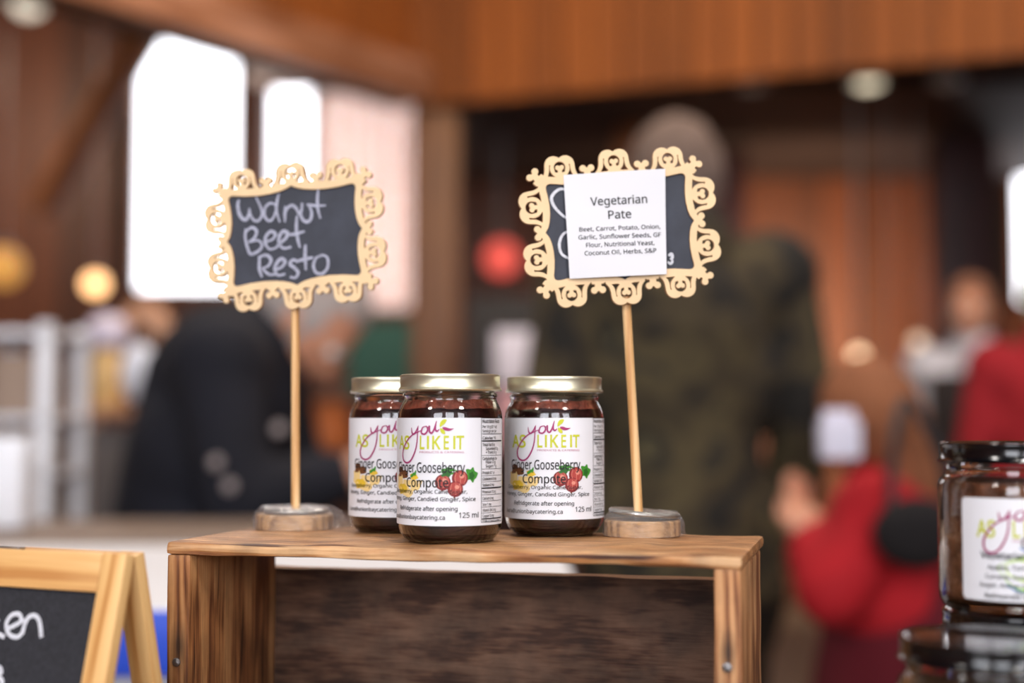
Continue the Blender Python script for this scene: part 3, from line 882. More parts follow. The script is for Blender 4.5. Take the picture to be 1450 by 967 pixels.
# fruit pictures
for cx, cy, rx, ry, mi, hh, sd in ((100, 600, 3.4, 4.6, GI, h0, 1), (150, 618, 5.2, 4.0, GI, h0, 2), (195, 600, 4.0, 3.0, GI, h0, 3), (120, 622, 3.6, 2.6, YE, h1, 4), (88, 570, 1.5, 2.2, GI, h0, 9),
                                   (105, 540, 3.2, 2.3, BR_, h1, 5), (135, 552, 2.6, 1.8, BR_, h1, 6), (190, 562, 2.6, 1.5, YE, h1, 7)):
    P.blob(J(cx, cy), rx * mm, ry * mm, mi, hh, wob=0.5, seed=sd, n=28)
P.blob(J(184, 553), 1.9 * mm, 0.8 * mm, GR, h2, rot=0.6, wob=0.2, seed=4); P.blob(J(199, 545), 1.6 * mm, 0.6 * mm, GR, h2, rot=1.3, wob=0.2, seed=5)
P.blob(J(372, 535), 3.8 * mm, 2.2 * mm, GR, h0, wob=0.5, seed=11, n=30); P.blob(J(358, 545), 2.4 * mm, 1.5 * mm, GD, h1, wob=0.5, seed=12)
P.blob(J(474, 551), 2.9 * mm, 3.3 * mm, GR, h0, lobes=5, wob=0.3, seed=13, n=40); P.blob(J(474, 556), 1.4 * mm, 1.9 * mm, GD, h1, lobes=5, seed=14, n=30)
for k, (cx, cy, r) in enumerate(((343, 588, 4.0), (423, 568, 4.1), (402, 621, 3.9))):
    hh = h0 + 0.00003 * k
    P.blob(J(cx, cy), r * mm, r * mm, BD, hh + 0.00002, n=32); P.blob(J(cx + 2, cy - 3), r * 0.8 * mm, r * 0.8 * mm, BM_, hh + 0.000035, n=28)
    P.blob(J(cx + 8, cy - 10), r * 0.3 * mm, r * 0.26 * mm, BLT, hh + 0.00005, n=16)
    for s in (-0.45, 0.05, 0.5):
        P.ribbon([(J(cx, cy)[0] + r * mm * s, J(cx, cy)[1] - r * mm * 0.7), (J(cx, cy)[0] + r * mm * s * 1.35, J(cx, cy)[1]), (J(cx, cy)[0] + r * mm * s, J(cx, cy)[1] + r * mm * 0.7)], 0.00022, BLT, hh + 0.00005, n=4)
    P.ribbon([J(cx - 2, cy + r * 9), J(cx - 6, cy + r * 9 + 9)], 0.0009, BR_, hh, smooth=False)
# logo
def logo(Pr, JJ, k=1.0, ls=1.0):
    def T(s, x0, x1, y, cap, mi, bold): Pr.text(s, JJ(x0, y), JJ(x1, y), cap * mm * k, mi, h2, bold)
    T('AS', 93, 163, 425, 6.6, LIME, True)
    T('L', 224, 250, 424, 6.6, LIME, True)
    T('K', 290, 333, 424, 6.6, LIME, True)
    T('E', 347, 372, 424, 6.6, LIME, True)
    T('T', 406, 441, 424, 6.6, LIME, True)
    for xi in (268, 397):
        b_ = JJ(xi, 424); Pr.ribbon([b_, (b_[0], b_[1] + 6.6 * mm * k)], 0.0011 * k, LIME, h2, smooth=False)
    T('PRODUCTS & CATERING', 222, 440, 444, 0.95, PINK, False)
    tap = lambda u: 0.35 + 1.1 * math.sin(math.pi * u) ** 0.6
    w = 0.00062 * k
    Pr.ribbon([JJ(*q) for q in ((176, 318), (180, 345), (192, 350), (206, 332), (214, 312))], w, MAG, h3, taper=tap)
    Pr.ribbon([JJ(*q) for q in ((216, 308), (212, 345), (208, 395), (196, 440), (172, 482), (146, 494), (124, 478), (121, 440), (140, 398), (172, 362), (214, 340), (236, 332))], w, MAG, h3, taper=tap)
    Pr.ribbon([JJ(*q) for q in ((258, 312), (240, 318), (233, 344), (252, 350), (266, 332), (262, 314), (250, 312))], w, MAG, h3, taper=tap)
    Pr.ribbon([JJ(*q) for q in ((266, 325), (276, 310), (276, 336), (286, 346), (298, 330), (308, 300), (312, 284))], w, MAG, h3, taper=tap)
    Pr.ribbon([JJ(*q) for q in ((310, 290), (306, 325), (314, 336), (326, 326))], w, MAG, h3, taper=tap)
    leaf = lambda u: math.sin(math.pi * min(1, u)) ** 0.8
    Pr.ribbon([JJ(*q) for q in ((328, 316), (338, 298), (350, 286), (362, 279))], 0.0022 * k, LIME, h3, taper=leaf)
    Pr.ribbon([JJ(*q) for q in ((330, 320), (338, 332), (346, 342), (354, 350))], 0.0019 * k, LIME, h3, taper=leaf)
    Pr.ribbon([JJ(*q) for q in ((340, 318), (356, 324), (374, 328), (396, 322))], 0.0017 * k, MAG, h3, taper=lambda u: math.sin(math.pi * u ** 0.7) ** 0.9)
logo(P, J)
line_text('Ginger Gooseberry', 90, 445, 540, 5.0)
line_text('Compote', 148, 370, 612, 4.6)
line_text('Gooseberry, Organic Cane Sugar,', 72, 455, 643, 1.9)
line_text('Honey, Ginger, Candied Ginger, Spice', 66, 490, 680, 2.0)
line_text('Refridgerate after opening', 104, 412, 728, 2.1)
line_text('laura@unionbaycatering.ca', 62, 354, 771, 2.1)
line_text('125 ml', 418, 501, 762, 2.6)
# nutrition panel
bx0 = u_of(513); bx1 = R(88) * LR * mm
zt, zb = z_of(268) - 0.0003, z_of(788)
def hline(z, w, a=bx0, b=bx1): P.ribbon([(a + (b - a) * i / 10, z) for i in range(11)], w, INK, h2, smooth=False)
hline(zt, 0.00025); hline(zb, 0.00025)
for uu in (bx0, bx1): P.ribbon([(uu, zt + 0.0001), (uu, zb - 0.0001)], 0.00025, INK, h2, smooth=False)
rows = [('Nutrition Facts', 24, 1, 14), ('Per 10 g (0.4 oz)', 50, 0, 11.0), ('Servings per jar', 72, 0, 10.6), ('Calories 10', 108, 1, 10), ('Total Fat 0 g', 142, 1, 9), ('   Saturated 0 g', 162, 0, 10), ('   + Trans 0 g', 181, 0, 8.5),
        ('Carbohydrate 3 g', 213, 1, 11), ('   Fiber 0 g', 231, 0, 7.5), ('   Sugars 4 g', 251, 0, 8.3), ('Protein 0.1 g', 285, 1, 8.5), ('Cholesterol 0 mg', 316, 1, 10.5), ('Sodium 0 mg', 347, 1, 8.4),
        ('Potassium 10 mg', 382, 0, 10), ('Calcium 0 mg', 415, 0, 8), ('Iron 1 mg', 446, 0, 6), ('Vitamin B6 0 mg', 475, 0, 10), ('Copper 0 mg', 504, 0, 8.2), ('* 5% or less is a little', 530, 1, 14)]
for s, dy, b, wd in rows:
    z = z_of(272 + dy * 0.975)
    ind = 0.0028 if s.startswith('   ') else 0.0007
    cap = 1.75 if dy == 24 else (1.15 if dy == 530 else 1.45)
    P.text(s.strip(), (bx0 + ind, z), (bx0 + ind + min(wd, 17) * mm, z), cap * mm, INK, h3, bool(b))
for dy, w in ((80, 0.0003), (116, 0.0007), (190, 0.0002), (259, 0.0002), (293, 0.0002), (324, 0.0002), (356, 0.0007), (390, 0.0002), (422, 0.0002), (452, 0.0002), (482, 0.0002), (512, 0.0006)):
    hline(z_of(272 + dy * 0.975), w, bx0 + 0.0004, bx1 - 0.0004)
print_mats = [M_ink, M_lime, M_mag, M_maglight, M_berryd, M_berry, M_berryl, M_green, M_greend, M_ginger, M_yellow, M_brownp]

def cyl_map(Rad):
    def f(u, z, h):
        a = u / Rad; r = Rad + h
        return (r * math.sin(a), -r * math.cos(a), z)
    return f
def label_sheet(Rad, a0, a1, z0, z1, n, corner=0.0015):
    bm = bmesh.new(); rows = []
    for i in range(n + 1):
        a = a0 + (a1 - a0) * i / n
        e = min(abs(a - a0), abs(a1 - a)) * Rad
        c = 0 if e >= corner else corner - math.sqrt(max(0, corner ** 2 - (corner - e) ** 2))
        rows.append([bm.verts.new((Rad * math.sin(a), -Rad * math.cos(a), z)) for z in (z0 + c, z0 + (z1 - z0) * 0.33, z0 + (z1 - z0) * 0.66, z1 - c)])
    for A_, B_ in zip(rows[:-1], rows[1:]):
        for k in range(3): bm.faces.new((A_[k], B_[k], B_[k + 1], A_[k + 1]))
    return bm

def make_compote():
    t = thing('jam_jar', '', 'jar')
    bm = bmesh.new(); lathe(bm, jar_glass(prof, 0.0013, 0.0018, 0.084), 96); bmesh.ops.recalc_face_normals(bm, faces=bm.faces[:])
    bm_obj('glass_body', bm, M_glass, t)
    zs = [2.3, 3.3, 5, 8, 10.5, 20, 40, 60, 63.5, 66, 67.6]
    pts = [(0, 2.2 * mm)] + [(inner_r(z * mm, prof, 0.0013) - 0.00008 - (0.002 if z == 2.3 else 0), z * mm) for z in zs]
    bm = bmesh.new(); rings = lathe(bm, pts + [(0.019, 0.0672), (0.010, 0.0668), (0, 0.0670)], 96)
    for v in bm.verts:
        if v.co.z > 0.0665: v.co.z += noise.noise(v.co * 180) * 0.0012
    bm_obj('compote_filling', bm, M_jam, t)
    # streaky residue on the inside of the shoulder and neck
    bm = bmesh.new(); n = 120; zz = [67.0, 68.5, 70.0, 71.2, 72.3]; g = []
    for k, z in enumerate(zz):
        ring = []
        for i in range(n):
            a = 2 * math.pi * i / n
            zz2 = z + (1.8 * noise.noise(Vector((math.cos(a) * 4, math.sin(a) * 4, 3))) if k == 4 else 0)
            r = inner_r(zz2 * mm, prof, 0.0015) - 0.00015 - 0.0002 * abs(noise.noise(Vector((a * 6, k, 1))))
            ring.append(bm.verts.new((r * math.cos(a), r * math.sin(a), zz2 * mm)))
        g.append(ring)
    for A_, B_ in zip(g[:-1], g[1:]):
        for i in range(n): bm.faces.new((A_[i], A_[(i + 1) % n], B_[(i + 1) % n], B_[i]))
    bm_obj('fruit_residue', bm, M_smear, t)
    bm = bmesh.new(); lid_mesh(bm, 0.0262, 0.0768, 0.0086); bmesh.ops.recalc_face_normals(bm, faces=bm.faces[:])
    bm_obj('lid', bm, M_gold, t, angle=50)
    lb = bm_obj('label', label_sheet(LR * mm, R(-118), R(92), 9.3 * mm, 63.1 * mm, 90), M_label, t)
    P.build('printing', print_mats, lb, cyl_map(LR * mm + 0.00003))
    return t
jar0 = make_compote()
def copy_tree(o, parent=None):
    c = o.copy(); COL.objects.link(c)
    if parent is not None: c.parent = parent
    for ch in list(o.children): copy_tree(ch, c)
    return c
kids = None
def jar_at(px, Y, off, label, src=None):
    j = jar0 if src is None else copy_tree(jar0)
    p = at(px, 700, Y)
    j.location = (p.x, Y, ZC + 0.0004); j.rotation_euler = (0, 0, math.atan2(-p.x, Y) + off)
    j['label'] = label; j['group'] = 'compote jars on the crate'; return j
j2 = jar_at(785, 0.783, 0.0, 'right compote jar with gold lid standing beside the tilted sign base', 1)
j3 = jar_at(563, 0.800, R(-2), 'rear left compote jar with gold lid, half hidden by the front jar', 1)
jar_at(637, 0.738, R(-14.3), 'front middle compote jar with gold lid nearest the crate edge')

# ------------------------------------------------------------------ chutney jars at the right
cprof = [(26, 1.0), (29.5, 0.0), (31.5, 0.6), (33.4, 2.2), (34.6, 5.0), (35.0, 8.5), (35.0, 30), (35.0, 52), (34.8, 55.5), (33.8, 58.0), (32.2, 59.6), (31.4, 60.6), (31.3, 62.2), (31.8, 63.0), (31.3, 64.0), (31.0, 70)]
cprof = [(r * mm, z * mm) for r, z in cprof]
def make_chutney(fill, label_text, name='chutney_jar'):
    t = thing(name, '', 'jar')
    bm = bmesh.new(); lathe(bm, jar_glass(cprof, 0.0026, 0.0050, 0.070), 96); bmesh.ops.recalc_face_normals(bm, faces=bm.faces[:])
    bm_obj('glass_body', bm, M_glass, t)
    zs = [5.6, 7, 9, 20, 40, 52, 55, 56.5]
    pts = [(0, 5.5 * mm)] + [(inner_r(z * mm, cprof, 0.0026) - 0.00015 - (0.003 if z == 5.6 else 0), z * mm) for z in zs]
    bm = bmesh.new(); lathe(bm, pts + [(0.02, 0.0562), (0, 0.056)], 96)
    bm_obj('chutney_filling', bm, fill, t)
    bm = bmesh.new(); lid_mesh(bm, 0.0340, 0.0655, 0.0092, 0.0008); bmesh.ops.recalc_face_normals(bm, faces=bm.faces[:])
    bm_obj('lid', bm, M_black, t, angle=50)
    if label_text:
        RR = 35.12 * mm
        lb = bm_obj('label', label_sheet(RR, R(-47), R(48), 7.2 * mm, 51 * mm, 50), M_label, t)
        Q = Print()
        kx = 311
        def JJ(x, y):   # reuse the logo drawing, scaled
            return (((x - 266) * 0.118 - 0.8) * mm, (49.0 - (y - 280) * 0.1) * mm)
        logo(Q, JJ, 1.06)
        def T(s, x0, x1, z, cap, bold=False, hh=h3): Q.text(s, (x0 * mm, z * mm), (x1 * mm, z * mm), cap * mm, INK, hh, bold)
        Q.blob((4 * mm, 19.5 * mm), 15.5 * mm, 7.5 * mm, 5, h0, wob=0.2, seed=3, n=48)
        Q.blob((4 * mm, 21 * mm), 12.5 * mm, 5.2 * mm, 6, h1, wob=0.2, seed=4, n=40)
        Q.ribbon([(-9 * mm, 14.5 * mm), (-3 * mm, 11.8 * mm), (5 * mm, 11.0 * mm), (13 * mm, 12 * mm)], 0.0008, 7, h1)
        Q.ribbon([(-3 * mm, 30.3 * mm), (0.5 * mm, 28.4 * mm), (3 * mm, 28 * mm)], 0.0007, 7, h1)
        Q.ribbon([(3 * mm, 31 * mm), (3.6 * mm, 29.4 * mm), (5.5 * mm, 28 * mm)], 0.0006, 7, h1)
        T('Organic', -2.4, 15, 30.4, 3.9, True)
        T('Vegetarian Mincemeat', -19.5, 21, 25.3, 2.9, True)
        T('Apples, Tomatoes, Orange,', -16.5, 18, 20.8, 1.9)
        T('Currants, Raisins, Candied Peel,', -17.5, 19, 16.8, 1.9)
        T('Sugar, Amber Rum, Cane Sugar,', -20, 20, 13.2, 1.9)
        T('Vinegar, Spice', -5.5, 9, 11.2 - 0.6, 1.6)
        T('Refrigerate after opening', -17.8, 16, 8.6, 1.9, True)
        Q.build('printing', [M_ink, M_lime, M_mag, M_maglight, M_ink, M_apple, M_applel, M_bluep], lb, cyl_map(RR + 0.00003))
    return t
ZL = ZT
c1 = make_chutney(M_chut, False); c1['label'] = 'chutney jar with black lid at the bottom, directly under the labelled one'
KS = 1.05; D2 = 0.672
p = at(1446, 880, D2); c1.location = (p.x, D2, ZT + 0.0003); c1.rotation_euler = (0, 0, 0)
c2 = make_chutney(M_chut, True); c2['label'] = 'labelled chutney jar with black lid, on top of its stack at the right edge'
c2.location = (p.x, D2, ZT + 0.0003 + 0.0748 * KS); c2.rotation_euler = (0, 0, math.atan2(-p.x, D2) + R(5))
c3 = make_chutney(M_pale, False); c3['label'] = 'blurred black lidded jar in front of the stack, cut by the bottom edge'
D3 = 0.590
p = at(1400, 920, D3); c3.location = (p.x, D3, ZT + 0.0003)
for c_ in (c1, c2, c3): c_['group'] = 'black lidded jars on the counter'; c_.scale = (KS, KS, KS)

# ------------------------------------------------------------------ A-frame chalkboard at the left
af_top = at(192, 787, 0.655)
ya = R(-24); spl = R(13.5); aw = 0.20; ah = 0.112
AFM = Matrix.Translation(af_top) @ Matrix.Rotation(ya, 4, 'Z')   # origin: top right corner, x to the right, -y to the viewer
foot_c = AFM @ Vector((-aw / 2, 0, 0))
af = thing('tabletop_a_frame', 'small pine A-frame chalkboard at the lower left with chalk lettering', 'sign', (foot_c.x, foot_c.y, ZT), ya)
st_w = 0.0135; rl_h = 0.0178; tk = 0.0065
fh = (af_top.z - ZT) / math.cos(spl)
FM = AFM @ Matrix.Rotation(-spl, 4, 'X')                # front leaf: bottom comes forward
def leafpart(name, M, sx, sy, sz, c, m, bev=0.0008):
    bm = bmesh.new(); box(bm, sx, sy, sz, bev=bev)
    return bm_obj(name, bm, m, af, local(af, M @ Matrix.Translation(c)))
for M_, s, nm in ((FM, -1, 'front'), (AFM @ Matrix.Rotation(spl, 4, 'X'), 1, 'rear')):
    oy = s * tk / 2
    leafpart('stile', M_, st_w, tk, fh - 0.002, (-st_w / 2, oy, -(fh - 0.002) / 2), M_pinez)
    leafpart('stile', M_, st_w, tk, fh - 0.002, (-aw + st_w / 2, oy, -(fh - 0.002) / 2), M_pinez)
    leafpart('rail', M_, aw - 2 * st_w - 0.0002, tk, rl_h, (-aw / 2, oy, -rl_h / 2 - 0.0002), M_pine)
    leafpart('rail', M_, aw - 2 * st_w - 0.0002, tk, rl_h, (-aw / 2, oy, -fh + rl_h / 2 + 0.006), M_pine)
    if s < 0:
        pb = leafpart('blackboard', M_, aw - 2 * st_w, 0.002, fh - 2 * rl_h - 0.001, (-aw / 2, oy, -fh / 2 + 0.003), M_blackboard, 0)
        PBM = M_ @ Matrix.Translation((-aw / 2, oy - 0.001, -fh / 2 + 0.003))
leafpart('hinge', AFM, 0.016, 0.004, 0.0016, (-0.075, 0, 0.0008), M_nail, 0.0003)
def crop3(x, y): return (x / 4.258, 740 + y / 4.26)
pr = Print()
for k, pts in enumerate([[(45, 640), (90, 620), (130, 590), (115, 552), (70, 560), (40, 610), (55, 670), (105, 690), (145, 655)],
                         [(150, 580), (148, 620), (138, 660)], [(148, 620), (175, 570), (215, 562), (240, 600), (252, 692)],
                         [(-70, 500), (-68, 600), (-60, 690)], [(-5, 580), (-40, 625), (-66, 640)], [(-50, 632), (-15, 668), (30, 690)],
                         [(-40, 870), (0, 875), (8, 905), (-30, 910)], [(-30, 930), (10, 945), (12, 990), (-30, 1000)]]):
    pr.ribbon([ray_local(*crop3(*q), PBM) for q in pts], 0.0022, 0, 0.0002 + 0.00001 * k, n=8)
pr.build('chalk_lettering', [M_chalkw], pb, lambda x, y, h: (x, -0.001 - h, y))

# ------------------------------------------------------------------ tables and goods behind
M_cloth = mat('white tablecloth', 'f2f1f4', 0.8)
M_blue = mat('bright blue plastic', '2f55d8', 0.4)
ZB = CZ - 0.165
def table(name, label, x0, x1, y0, y1, z, m):
    t = thing(name, label, 'table', ((x0 + x1) / 2, (y0 + y1) / 2, 0))
    w, d = x1 - x0, y1 - y0
    bm = bmesh.new(); box(bm, w, d, 0.025, (0, 0, z - 0.0125), bev=0.003); bm_obj('tabletop', bm, m, t)
    for sx in (-1, 1):
        for sy in (-1, 1):
            bm = bmesh.new(); rod(bm, (sx * (w / 2 - 0.05), sy * (d / 2 - 0.05), 0), (sx * (w / 2 - 0.05), sy * (d / 2 - 0.05), z - 0.025), 0.015); bm_obj('leg', bm, M_nail, t)
    return t
def cloth(label, x0, x1, y0, y1, z, drop, m, cat='tablecloth', name='tablecloth'):
    bm = bmesh.new(); n = 60
    def ring(off, zz, amp):
        vs = []
        w, d = x1 - x0 + 2 * off, y1 - y0 + 2 * off; per = 2 * (w + d)
        for i in range(n * 4):
            s = per * i / (n * 4)
            if s < w: x, y, nx, ny = x0 - off + s, y0 - off, 0, -1
            elif s < w + d: x, y, nx, ny = x1 + off, y0 - off + s - w, 1, 0
            elif s < 2 * w + d: x, y, nx, ny = x1 + off - (s - w - d), y1 + off, 0, 1
            else: x, y, nx, ny = x0 - off, y1 + off - (s - 2 * w - d), -1, 0
            q = amp * (0.5 + 0.5 * math.sin(s * 38 + 2 * math.sin(s * 7)))
            vs.append(bm.verts.new((x + nx * q, y + ny * q, zz)))
        return vs
    rs = [ring(-0.01, z + 0.003, 0), ring(0.004, z + 0.002, 0), ring(0.008, z - 0.01, 0.002)] + [ring(0.008, z - drop * k / 5, 0.022 * k / 5) for k in range(1, 6)]
    bm.faces.new(rs[0])
    for A_, B_ in zip(rs[:-1], rs[1:]):
        for i in range(n * 4):
            j = (i + 1) % (n * 4); bm.faces.new((A_[j], A_[i], B_[i], B_[j]))
    bmesh.ops.recalc_face_normals(bm, faces=bm.faces[:])
    return tag(bm_obj(name, bm, m, angle=60), label, cat)
table('folding_table', 'folding table under the white cloth between the A-frame and the crate', -0.95, 0.06, 1.27, 1.88, ZB - 0.004, M_counter)
cloth('white tablecloth on the table seen through the gap behind the crate', -0.95, 0.06, 1.27, 1.88, ZB - 0.003, 0.50, M_cloth)
bm = bmesh.new(); box(bm, 0.98, 0.010, 0.056, (0, 0, 0), bev=0.003)
o = bm_obj('table_edging', bm, M_blue); o.location = (-0.445, 1.250, ZB - 0.030)
tag(o, 'bright blue plastic edging strip along the front of the white tablecloth', 'strip')
M_taupe = mat('taupe laminate', '8d7a6c', 0.5)
table('side_table', 'taupe topped table between the white tablecloth and the person in navy', -1.1, -0.12, 1.98, 2.34, ZB, M_taupe)

# white wire display rack on the left
M_white = mat('white painted wire', 'e9ebf2', 0.4)
M_cream = mat('packed goods', 'b09a88', 0.7, var=0.3, bscale=20)
c = at(50, 600, 2.6)
t = thing('display_rack', 'white metal display rack with shelves at the far left', 'rack', (c.x, 2.6, 0))
for sx in (-0.078, 0.05):
    for sy in (-0.1, 0.1):
        bm = bmesh.new(); box(bm, 0.028, 0.03, 1.27, (sx, sy, 0.635), bev=0.004); bm_obj('upright', bm, M_white, t)
for z in (0.3, 0.55, 0.80, 0.90, 1.0, 1.1, 1.25):
    bm = bmesh.new(); box(bm, 0.155, 0.23, 0.012, (-0.014, 0, z), bev=0.003); bm_obj('shelf', bm, M_white, t)
for k, (z, hh, col) in enumerate(((0.806, 0.075, 'f0eeee'), (0.906, 0.07, 'b8a898'), (1.006, 0.075, 'a89484'), (1.106, 0.11, '9c8676'))):
    bm = bmesh.new(); box(bm, 0.10, 0.12, hh, (0, 0, hh / 2), bev=0.006)
    box(bm, 0.102, 0.122, 0.012, (0, 0, hh * 0.8), bev=0.002)
    o = bm_obj('goods_box', bm, mat('goods box %d' % k, col, 0.7)); o.location = (c.x - 0.014, 2.6, z + 0.0005)
    tag(o, ['white goods box on the lowest visible rack shelf', 'pale tan goods box on the second rack shelf from the bottom', 'brown goods box on the third rack shelf from the bottom', 'tallest brown goods box on the top rack shelf'][k], 'box', 'goods boxes on the white rack')
c = at(100, 700, 2.45)
t = thing('flour_sack', 'white paper sack standing at the foot of the white rack', 'sack', (c.x - 0.02, 2.16, ZB + 0.001))
bm = bmesh.new(); box(bm, 0.10, 0.07, 0.12, (0, 0, 0.06), bev=0.014); box(bm, 0.09, 0.02, 0.02, (0, 0, 0.127), bev=0.004); bm_obj('sack_body', bm, M_white, t)
t['label'] = 'white paper sack standing on the taupe table below the rack'

# easel with grey slate, gold bottle, white plate
M_skin = mat('skin', 'c98f72', 0.5, sub=0.1)
c = at(176, 680, 3.25)
t = thing('menu_easel', 'blurred grey menu board on a tan wooden easel left of the navy coat', 'easel', (c.x, 3.25, 0))
M_tan = wood('tan easel wood', '9c6f52', 'c08e6e', 'd2a588', 'Z', 0.5, 12, 0.5, 0.2)
for sx in (-0.075, 0.072):
    bm = bmesh.new(); rod(bm, (sx * 1.3, 0.02, 0), (sx, 0, 1.10), 0.026, 0.021); bm_obj('leg', bm, M_tan, t)
bm = bmesh.new(); rod(bm, (0, 0.35, 0), (0, 0.03, 1.08), 0.018, 0.014); bm_obj('leg', bm, M_tan, t)
bm = bmesh.new(); box(bm, 0.15, 0.015, 0.30, (0, -0.02, 0.93), bev=0.003); bm_obj('menu_board', bm, mat('grey slate', '6a6463', 0.7), t)
bm = bmesh.new(); box(bm, 0.24, 0.10, 0.018, (0, 0, 1.115), bev=0.003); bm_obj('ledge', bm, M_tan, t)
c = at(152, 530, 3.25)
t = thing('gold_bottle', 'golden bottle with a pale lavender top on the easel ledge', 'bottle', (c.x, 3.25, 1.1245))
bm = bmesh.new(); lathe(bm, [(0, 0), (0.034, 0.0), (0.038, 0.006), (0.038, 0.10), (0.034, 0.12), (0.026, 0.130), (0.026, 0.14), (0, 0.14)], 40); bm_obj('bottle_body', bm, mat('golden liquid', 'e6bf82', 0.4), t)
bm = bmesh.new(); lathe(bm, [(0, 0.139), (0.045, 0.139), (0.05, 0.15), (0.05, 0.185), (0.03, 0.21), (0, 0.215)], 40); bm_obj('cap', bm, mat('lavender cap', 'cfc6d8', 0.4), t)
c = at(197, 528, 3.10)
t = thing('oval_plaque', 'white oval plaque hanging right of the golden bottle', 'plaque', c)
bm = bmesh.new(); ball(bm, (0, 0, 0), 0.048, 3, (0.85, 0.25, 1.35)); bm_obj('plaque_face', bm, mat('white enamel', 'eef2ff', 0.3), t)
bm = bmesh.new(); rod(bm, (0, 0.0, 0.055), (0, 0.10, 0.12), 0.002); bm_obj('hanger', bm, M_nail, t)
c = at(218, 440, 3.95)
t = thing('wooden_sculpture', 'tan wooden arch shaped stand between the tall window and the rack', 'stand', (c.x, 3.95, 0))
bm = bmesh.new(); pts = catmull([(-0.07, 0, 1.36), (-0.02, 0, 1.40), (0.03, 0, 1.33), (0.045, 0, 1.2), (0.04, 0, 0.9), (0.04, 0, 0)], 8)
for a, b in zip(pts[:-1], pts[1:]): rod(bm, a, b, 0.035, 0.035, 16)
bm_obj('arch', bm, M_tan, t)

# teal board, orange cone, white till at the middle
def slab(name, label, cat, px0, py0, px1, py1, Y, th, m, foot=None, group=None):
    a = at(px0, py1, Y); b = at(px1, py0, Y); w = b.x - a.x; hgt = b.z - a.z
    t = thing(name, label, cat, ((a.x + b.x) / 2, Y, 0), group=group)
    bm = bmesh.new(); box(bm, w, th, hgt, (0, 0, a.z + hgt / 2), bev=0.006); bm_obj('panel', bm, m, t)
    if a.z > 0.02:
        for s in (-1, 1):
            bm = bmesh.new(); rod(bm, (s * w * 0.35, 0, 0), (s * w * 0.35, 0, a.z), 0.015); bm_obj('leg', bm, M_maroon, t)
    return t
slab('teal_board', 'dark teal notice board on legs left of the brown post', 'board', 492, 455, 582, 560, 4.4, 0.04, mat('teal board', '254a40', 0.8))
M_lav = mat('pale lavender card', 'd9d6e6', 0.6)
slab('white_screen', 'pale lavender screen standing left of the camouflage jacket', 'screen', 700, 468, 772, 545, 4.0, 0.04, M_lav)
slab('pink_card', 'pink card standing between the middle and right jars', 'card', 706, 552, 735, 640, 3.6, 0.02, mat('pink card', 'e3aeb8', 0.6))
slab('door_gap_panel', 'tall black door gap panel right of the brown post', 'cabinet', 664, 425, 778, 800, 4.9, 0.3, mat('black door gap panel', '15100f', 0.6, var=0.2, bscale=4))  # black panel put where there is a dark door gap
slab('brown_cabinet', 'dark brown low cabinet left of the brown post', 'cabinet', 450, 540, 590, 860, 5.2, 0.3, mat('brown cabinet', '4a2a18', 0.6, var=0.2, bscale=4))
c = at(465, 640, 3.4)
t = thing('copper_pot', 'orange copper pot right of the navy coat', 'pot', (c.x, 3.4, 0))
bm = bmesh.new(); lathe(bm, [(0, 0.98), (0.04, 0.98), (0.055, 1.0), (0.06, 1.06), (0.045, 1.12), (0.05, 1.14), (0, 1.14)], 40); bm_obj('pot_body', bm, mat('copper', 'b0602c', 0.45, metal=0.2), t)
bm = bmesh.new(); lathe(bm, [(0, 0), (0.15, 0), (0.15, 0.03), (0.02, 0.05), (0.02, 0.94), (0.07, 0.96), (0.07, 0.98), (0, 0.98)], 32); bm_obj('pedestal', bm, M_maroon, t)

